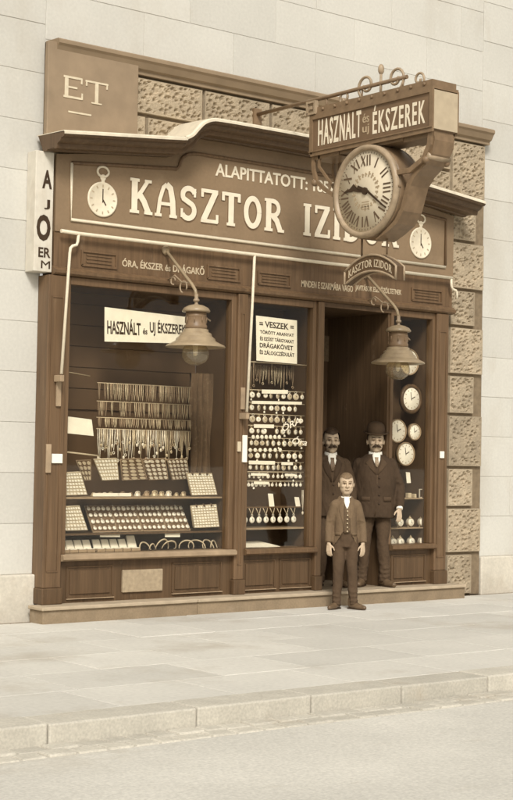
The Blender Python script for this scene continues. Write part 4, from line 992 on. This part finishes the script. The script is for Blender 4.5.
def hand(b, wrist, dirv, side, k=1.0, curl=.22):
    """palm, four unequal bent fingers and a thumb from the side of the palm; the hand hangs along dirv, thumb forward (-Y)"""
    wv = Vector(wrist); d = Vector(dirv).normalized(); fwd = Vector((-side * .75, -.66, 0)); fwd = (fwd - d * fwd.dot(d)).normalized(); inn = Vector((-side * .66, .75, 0)); inn = (inn - d * inn.dot(d)).normalized()
    pc = wv + d * .055 * k
    for q_ in (-.028, -.010, .010, .026): b.capsule(wv + d * .012 * k + fwd * q_ * .6 * k, wv + d * .088 * k + fwd * q_ * k, .0135 * k, .0125 * k, 8)
    for q_, L in ((.029, .056), (.010, .064), (-.010, .060), (-.028, .046)):
        p0 = wv + d * .088 * k + fwd * q_ * k; p1 = p0 + (d + inn * curl * .6) .normalized() * L * .45 * k; p2 = p1 + (d * .9 + inn * curl * 1.5).normalized() * L * .32 * k; p3 = p2 + (d * .7 + inn * curl * 2.4).normalized() * L * .25 * k
        b.capsule(p0, p1, .0102 * k, .0096 * k, 7); b.capsule(p1, p2, .0096 * k, .009 * k, 7); b.capsule(p2, p3, .009 * k, .008 * k, 7)
    t0 = wv + d * .025 * k + fwd * .026 * k; t1 = t0 + (d * .7 + fwd * .75 + inn * .25).normalized() * .042 * k; t2 = t1 + (d + fwd * .25 + inn * .2).normalized() * .032 * k
    b.capsule(t0, t1, .0125 * k, .0105 * k, 8); b.capsule(t1, t2, .0105 * k, .008 * k, 8)
def head_parts(b, hz, k=1.0, hw=1.0, jaw=1.0):
    c = Vector((0, 0, hz))
    def e(p, r): b.ball(c + Vector(p) * k, tuple(q_ * k for q_ in r), 18, 12)
    e((0, .008, .02), (.076 * hw, .094, .098)); e((0, -.028, -.045), (.060 * hw * jaw, .066, .070)); e((0, -.050, -.086), (.036 * hw * jaw, .034, .028))   # cranium, face, chin
    e((0, -.082, .022), (.050 * hw, .018, .013))                                                     # brow
    b.capsule(c + Vector((0, -.090, .012)) * k, c + Vector((0, -.111, -.026)) * k, .009 * k, .015 * k, 8)  # nose
    for s_ in (-1, 1):
        e((s_ * .013, -.098, -.030), (.010, .011, .008)); e((s_ * .038, -.070, -.022), (.024, .022, .022))     # nostrils, cheek bones
        e((s_ * .076 * hw, .012, -.010), (.010, .021, .030))                                         # ears
    e((0, -.088, -.058), (.024, .012, .007)); e((0, -.085, -.069), (.020, .012, .007))               # lips
def face_details(root, hz, k, hair, brow=True):
    c = Vector((0, 0, hz))
    for s_ in (-1, 1):
        MB().ball(c + Vector((s_ * .031, -.083, .002)) * k, (.0115 * k, .007 * k, .0045 * k), 12, 8).build('eye', mat('eye_dark', (.11, .07, .042), .4), root)
        b = MB(); b.tube([c + Vector((s_ * x, -y, z)) * k for x, y, z in ((.012, .098, .024), (.030, .097, .030), (.050, .084, .024))], [.003 * k, .004 * k, .002 * k], 6); b.build('eyebrow', hair, root)
    MB().tube([c + Vector((x, -.100 + abs(x) * .35, -.0635)) * k for x in (-.022, -.008, .008, .022)], [.002 * k, .0032 * k, .0032 * k, .002 * k], 6).build('mouth', mat('lip_shadow', (.20, .125, .075), .6), root)
def hair_cap(root, hz, k, m, line=.052, thick=.006, side=-.02, hw=1.0):
    b = MB(); b.ball((0, .008 * k, hz + .02 * k), ((.076 * hw + thick) * k, (.094 + thick) * k, (.098 + thick) * k), 26, 18)
    bb = remesh(b, .006, 1, cut=lambda v: (v.z - hz) / k < (line - .012 * math.cos((v.x / k) * 40) if v.y < -.03 * k else (side + .0 if v.y < .03 * k else -.055)) + (max(0, (-v.y / k - .03)) * .0))
    return put_mesh('hair', bb, m, root)
def shoe(root, x, y, ang, k=1.0, z0=0.0):
    b = MB(); M = Matrix.Rotation(ang, 4, 'Z'); f = lambda p: Vector((x, y, z0)) + M @ (Vector(p) * k)
    b.capsule(f((0, .045, .045)), f((0, -.06, .038)), .036 * k, .038 * k, 12); b.capsule(f((0, -.06, .034)), f((0.004, -.165, .026)), .040 * k, .027 * k, 12); b.capsule(f((0, .04, .05)), f((0, .035, .11)), .038 * k, .042 * k, 12)
    me = remesh(b, .008, 2, None)
    o = put_mesh('shoe', me, LEATHER, root)
    b = MB(); b.prism([(-.032, .075), (-.034, .0), (-.037, -.08), (-.024, -.17), (0, -.188), (.026, -.17), (.039, -.08), (.035, 0), (.032, .075), (0, .084)], lambda a, c, t: f((a * .9, c * .93, t)), .0015, .014); b.build('sole', INK, o, org=(0, 0, 0))
def person(loc, rz, H, label, suit, trou, arms, legs, jacket, **kw):
    """H scales a 1.72 m figure. arms: per side (elbow, wrist, hand direction); legs: per side (knee, ankle, toe angle)"""
    root = thing('person', loc, label, 'person', None, rz); k = H / 1.72; hk = kw.get('head', 1.0) * k; wd = kw.get('width', 1.0)
    V = lambda p: Vector(p) * k
    hz = 1.605 * k + kw.get('hz', 0)
    b = MB(); head_parts(b, hz, hk, kw.get('hw', 1.0), kw.get('jaw', 1.0))
    b.capsule(V((0, .022, 1.40)), Vector((0, .006 * k, hz - .06 * hk)), .056 * k * kw.get('neck', 1), .050 * k * kw.get('neck', 1), 14)
    b.loft([(0, .01 * k, z * k, rx * k * wd, ry * k) for z, rx, ry in ((.84, .14, .10), (.92, .15, .105), (1.05, .13, .095), (1.22, .15, .105), (1.36, .15, .095), (1.44, .07, .06))])
    for s_, (el, wr, hd) in zip((-1, 1), arms):
        sh = V((s_ * .160 * wd, .015, 1.368)); b.capsule(sh, V(el), .045 * k, .038 * k); b.capsule(V(el), V(wr), .038 * k, .026 * k); hand(b, V(wr), hd, s_, k * kw.get('hand', 1.0))
    for s_, (kn, an, _) in zip((-1, 1), legs):
        b.capsule(V((s_ * .085, .01, .88)), V(kn), .075 * k, .05 * k); b.capsule(V(kn), V(an), .05 * k, .036 * k); b.capsule(V(an), V(an) + Vector((0, -.02 * k, -.035 * k)), .030 * k, .024 * k)
    put_mesh('body', remesh(b, .0052, 2), SKIN, root)
    face_details(root, hz, hk, kw.get('hair', HAIRD))
    # trousers
    b = MB(); b.loft([(0, .01 * k, z * k, rx * k * wd, ry * k) for z, rx, ry in ((.80, .145, .115), (.90, .165, .13), (1.02, .155, .12))])
    for s_, (kn, an, _) in zip((-1, 1), legs):
        a0 = V((s_ * .085, .01, .88)); k0 = V(kn); a1 = V(an)
        b.tube([a0, a0.lerp(k0, .5), k0, k0.lerp(a1, .5) + Vector((0, .004, 0)), a1 + Vector((0, 0, .012 * k)), a1 + Vector((0, -.004, -.035 * k))], [.090 * k, .082 * k, .068 * k, .063 * k, .058 * k, .060 * k], 16); b.ball(a0, .090 * k)
        for j in range(3): b.tube([a1 + Vector((-.06 * k, -.03, .03 * k + j * .045)), a1 + Vector((.0, -.068 * k, .02 * k + j * .045)), a1 + Vector((.06 * k, -.03, .035 * k + j * .045))], .008 * k, 6)
    put_mesh('trousers', folds(remesh(b, .010, 3), .012 * k, 8, 6, loc[0]), trou, root)
    # jacket
    J = jacket; b = MB(); rings = [(0, J.get('cy', .01) * k, z * k, rx * k * wd, ry * k) for z, rx, ry in J['rings']]
    b.loft(rings)
    for s_, (el, wr, hd) in zip((-1, 1), arms):
        sh = V((s_ * .160 * wd, .018, 1.358)); e_ = V(el); w_ = V(wr)
        b.ball(sh, (.070 * k, .070 * k, .064 * k)); b.tube([sh, sh.lerp(e_, .5), e_, e_.lerp(w_, .5), w_.lerp(e_, .06)], [.073 * k, .069 * k, .062 * k, .054 * k, .047 * k], 16); b.ball(e_, .061 * k)
        for t_ in (.25, .55, .8):                         # creases round the sleeve
            p = sh.lerp(e_, t_); b.tube([p + Vector((s_ * -.02 * k, -.066 * k, .01)), p + Vector((s_ * .03 * k, -.062 * k, -.012)), p + Vector((s_ * .066 * k, -.02 * k, -.02))], .007 * k, 6)
    b.capsule(V((-.06, .03, 1.425)), V((.06, .03, 1.425)), .045 * k, .045 * k)
    def fy(x, z):
        R = rings
        for r0, r1 in zip(R, R[1:]):
            if r0[2] <= z <= r1[2] or r1[2] <= z <= r0[2]:
                t_ = (z - r0[2]) / (r1[2] - r0[2]); rx = r0[3] + (r1[3] - r0[3]) * t_; ry = r0[4] + (r1[4] - r0[4]) * t_; break
        else: rx, ry = R[-1][3], R[-1][4]
        return J.get('cy', .01) * k - ry * math.sqrt(max(.02, 1 - (x / rx) ** 2))
    put_mesh('jacket', folds(remesh(b, .0095, 4, J.get('cut')), .011 * k, 10, 5, loc[0] * 3), suit, root)
    def patch(name, pts, m, off=.006, th=.008, parent=root):
        """a cloth piece lying on the chest: pts (x,z) rows of left/right edges"""
        b = MB()
        rows = []
        for xl, xr, z in pts:
            rows.append([[b.bm.verts.new((x_ * k, fy(x_ * k, z * k) - off - tt, z * k)) for x_ in [xl + (xr - xl) * i / 6 for i in range(7)]] for tt in (0, -th)])
        for r0, r1 in zip(rows, rows[1:]):
            for i in range(6):
                b.face([r0[0][i], r0[0][i + 1], r1[0][i + 1], r1[0][i]], True); b.face([r0[1][i], r1[1][i], r1[1][i + 1], r0[1][i + 1]], True)
            b.face([r0[0][0], r1[0][0], r1[1][0], r0[1][0]]); b.face([r0[0][6], r0[1][6], r1[1][6], r1[0][6]])
        for r in (rows[0], rows[-1]):
            for i in range(6): b.face([r[0][i], r[1][i], r[1][i + 1], r[0][i + 1]])
        return b.build(name, m, parent, org=(0, 0, 0))
    for s_, (kn, an, ta) in zip((-1, 1), legs): shoe(root, an[0] * k, an[1] * k + .0, -ta, k * 1.12, max(0, (an[2] - .085) * k))
    return root, k, hz, hk, fy, patch
RZ = -math.radians(38.8)
def collar_band(name, root, k, rx, ry, z0, z1, cy=.012, gap=26, wing=0.0):
    b = MB(); n = 26; R_ = []
    for i in range(n + 1):
        a = math.radians(-90 + gap + (360 - 2 * gap) * i / n); f_ = max(0, -math.sin(a)); d_ = .012 * f_
        R_.append([b.bm.verts.new(((rx + e) * k * math.cos(a), (cy + (ry + e) * math.sin(a)) * k, (zz - d_ * (1.4 if zz == z0 else 1)) * k)) for e, zz in ((.0, z1), (.007, z1), (.013, z0), (.004, z0))])
    for A_, B_ in zip(R_, R_[1:]):
        for j in range(4): b.face([A_[j], A_[(j + 1) % 4], B_[(j + 1) % 4], B_[j]], True)
    b.face(R_[0]); b.face(R_[-1][::-1]); return b.build(name, LINEN, root, org=(0, 0, 0))
# the boy ------------------------------------------------------------
pb_ = PX(342, 608, .74); BOY = Vector((.785, -.50, .004))
arm_b = [((-.205, .045, 1.10), (-.218, -.01, .845), (0.03, -.15, -1)), ((.208, .045, 1.10), (.226, -.01, .845), (-.03, -.15, -1))]
leg_b = [((-.088, -.025, .48), (-.108, .0, .085), .62), ((.090, -.01, .48), (.118, .005, .085), -.72)]
boy, k, hz, hk, fy, patch = person(BOY, RZ + .06, 1.338, 'boy in an open tweed jacket standing on the pavement in front of the two men', SUITB, TROU, arm_b, leg_b,
    dict(rings=[(.795, .215, .145), (.84, .212, .15), (.95, .196, .142), (1.08, .182, .135), (1.2, .182, .135), (1.32, .190, .125), (1.40, .150, .10), (1.445, .085, .075)], cut=lambda v: v.y < -.02 and v.z < .80 and abs(v.x + .002) < .018 + max(0, .80 - v.z) * .62), head=1.24, hw=1.02, jaw=1.12, neck=.95, width=.80, hair=HAIRL, hz=.012, hand=1.1)
hair_cap(boy, hz, hk, HAIRL, .060, .004, .005, 1.02)
patch('waistcoat', [(-.012, .012, 1.40), (-.040, .040, 1.33), (-.046, .046, 1.22), (-.044, .044, 1.12), (-.044, .044, 1.02), (-.030, .034, .985)], mat('waistcoat_cloth', (.10, .066, .037), .9, 60, .2), .003, .006)

patch('lapel', [(-.045, -.03, 1.415), (-.105, -.04, 1.34), (-.098, -.044, 1.27), (-.055, -.044, 1.13), (-.046, -.042, 1.02)], SUITB, .006, .010); patch('lapel', [(.03, .045, 1.415), (.04, .105, 1.34), (.044, .098, 1.27), (.044, .055, 1.13), (.044, .048, 1.02)], SUITB, .006, .010)
patch('shirt_front', [(-.030, .030, 1.456), (-.035, .035, 1.435), (-.036, .036, 1.39), (-.020, .020, 1.335), (-.004, .004, 1.30)], LINEN, .008, .006)
collar_band('collar', boy, k, .058, .060, 1.425, 1.462)
b = MB()
for i in range(6): z = (1.27 - i * .052) * k; b.ball((.004, fy(.004, z) - .014, z), (.0085, .005, .0085), 8, 6)
b.build('waistcoat_button', BRASS, boy)
for s_ in (-1, 1): patch('pocket_flap', [(s_ * .105 - .035, s_ * .105 + .035, .995), (s_ * .107 - .036, s_ * .107 + .036, .955)], SUITB, .006, .007)
# the man with the bowler hat -----------------------------------------
MANP = Vector((1.745, .10, .152))
arm_m = [((-.268, .045, 1.09), (-.232, -.03, .87), (.15, -.25, -1)), ((.275, .02, 1.10), (.262, -.10, .86), (-.05, -.35, -1))]
leg_m = [((-.105, -.01, .48), (-.125, .02, .085), .35), ((.095, -.02, .48), (.115, -.02, .085), -.45)]
man, k, hz, hk, fy, patch = person(MANP, RZ + .05, 1.675, 'stout man with bowler hat and moustache in a dark buttoned coat beside the right window', SUITD, mat('grey_trousers', (.075, .047, .026), .9, 50, .2, .1), arm_m, leg_m,
    dict(rings=[(.76, .222, .165), (.86, .222, .17), (1.0, .220, .172), (1.1, .222, .172), (1.22, .222, .162), (1.33, .212, .14), (1.40, .165, .11), (1.455, .095, .08)], cy=.0), head=1.13, hw=1.08, neck=1.15, width=1.06)
hair_cap(man, hz, hk, HAIRD, .075, .004, .0, 1.10)
b = MB(); M = Matrix.Translation((0, .004, hz + .066 * hk)) @ Matrix.Rotation(.10, 4, 'X')
b.lathe([(.098, .0), (.100, .02), (.099, .06), (.088, .095), (.06, .118), (.025, .127), (.0005, .128)], (0, 0, 0), 32, sx=.90, sy=1.08)
bmesh.ops.transform(b.bm, matrix=M @ Matrix.Scale(hk, 4), verts=b.bm.verts); ht = b.build('bowler_hat', SUITM, man)
b = MB(); R = []
for r_, h_ in ((.096, .004), (.125, -.002), (.140, .010), (.137, .016), (.124, .006), (.096, .012)):
    R.append([b.bm.verts.new((r_ * .92 * math.cos(a), r_ * 1.12 * math.sin(a), h_ + (.012 * math.cos(a) ** 2 if r_ > .12 else 0))) for a in [i * math.pi / 16 for i in range(32)]])
for A_, B_ in zip(R, R[1:] + R[:1]):
    for i in range(32): b.face([A_[i], A_[(i + 1) % 32], B_[(i + 1) % 32], B_[i]], True)
bmesh.ops.transform(b.bm, matrix=M @ Matrix.Scale(hk, 4), verts=b.bm.verts); b.build('hat_brim', SUITM, ht, org=(0, 0, 0))
def moustache(root, hz, hk, m, w_=.043):
    b = MB()
    for s_ in (-1, 1): b.tube([Vector((s_ * x, -y, hz / hk + z)) * hk for x, y, z in ((.0, .110, -.046), (.016, .111, -.049), (.030, .103, -.056), (w_, .090, -.064))], [.009 * hk, .012 * hk, .010 * hk, .004 * hk], 8)
    b.build('moustache', m, root)
moustache(man, hz, hk, HAIRD)
patch('shirt_front', [(-.034, .034, 1.475), (-.045, .045, 1.445), (-.040, .040, 1.40), (-.020, .020, 1.345), (-.004, .004, 1.315)], LINEN, .004, .006)
patch('tie', [(-.020, .020, 1.425), (-.017, .017, 1.395), (-.024, .024, 1.36), (-.006, .006, 1.315)], mat('figured_tie', (.30, .22, .14), .6, 90, .6), .012, .008)
patch('lapel', [(-.062, -.045, 1.425), (-.125, -.046, 1.36), (-.075, -.022, 1.30), (-.016, -.004, 1.235)], SUITM, .006, .010); patch('lapel', [(.045, .062, 1.425), (.046, .125, 1.36), (.022, .075, 1.30), (.004, .016, 1.235)], SUITM, .006, .010)
patch('coat_edge', [(-.006, .008, 1.235), (-.006, .010, 1.0), (-.010, .006, .87), (-.03, -.01, .78)], SUITM, .004, .006)
collar_band('wing_collar', man, k, .066, .064, 1.435, 1.490)
b = MB()
for s_ in (-1, 1): b.capsule((s_ * .022 * k, -.062 * k, 1.468 * k), (s_ * .034 * k, -.070 * k, 1.445 * k), .011 * k, .005 * k, 8)
b.build('collar_wing', LINEN, man)
b = MB()
for i in range(4): z = (1.20 - i * .095) * k; b.ball((.025 * k, fy(.025 * k, z) - .010, z), (.011, .006, .011), 10, 6)
b.build('coat_button', INK, man)
for s_ in (-1, 1): patch('pocket_flap', [(s_ * .12 - .045, s_ * .12 + .045, .99), (s_ * .122 - .046, s_ * .122 + .046, .94)], SUITM, .005, .007)
for s_, (el, wr, hd) in zip((-1, 1), arm_m): MB().tube([Vector(wr) * k + (Vector(el) - Vector(wr)).normalized() * .022, Vector(wr) * k - (Vector(el) - Vector(wr)).normalized() * .006], .037 * k, 14).build('shirt_cuff', LINEN, man)
# the bareheaded man in the doorway -----------------------------------
arm_l = [((-.25, .04, 1.08), (-.25, -.04, .84), (.02, -.2, -1)), ((.25, .05, 1.08), (.235, .0, .85), (0, -.1, -1))]
leg_l = [((-.09, -.01, .48), (-.10, .02, .085), .35), ((.085, -.02, .48), (.10, .0, .085), -.40)]
lef, k, hz, hk, fy, patch = person(Vector((1.28, .30, .152)), RZ + .12, 1.665, 'bareheaded dark haired man with moustache standing back in the doorway behind the boy', SUITM, TROU, arm_l, leg_l,
    dict(rings=[(.77, .205, .145), (.88, .205, .148), (1.02, .190, .14), (1.15, .192, .14), (1.28, .20, .135), (1.37, .19, .115), (1.42, .14, .095), (1.45, .085, .075)]), head=1.20, hw=.95, width=.98)
hair_cap(lef, hz, hk, HAIRD, .066, .009, -.01, .98)
moustache(lef, hz, hk, HAIRD, .040)
patch('shirt_front', [(-.032, .032, 1.470), (-.046, .046, 1.44), (-.046, .046, 1.39), (-.024, .024, 1.33), (-.004, .004, 1.28)], LINEN, .004, .006)
patch('tie', [(-.020, .020, 1.42), (-.018, .018, 1.385), (-.026, .026, 1.34), (-.012, .012, 1.27)], mat('striped_tie', (.17, .115, .07), .6, 120, .7), .012, .008)
patch('lapel', [(-.06, -.045, 1.42), (-.115, -.048, 1.36), (-.085, -.024, 1.27), (-.020, -.004, 1.15)], SUITD, .006, .010); patch('lapel', [(.045, .06, 1.42), (.048, .115, 1.36), (.024, .085, 1.27), (.004, .020, 1.15)], SUITD, .006, .010)
collar_band('collar', lef, k, .060, .062, 1.432, 1.485)
b = MB()
for i in range(3): z = (1.12 - i * .095) * k; b.ball((.010, fy(.01, z) - .008, z), (.010, .006, .010), 10, 6)
b.build('coat_button', INK, lef)

for o in list(COL.objects):
    if '_o' in o: del o['_o']
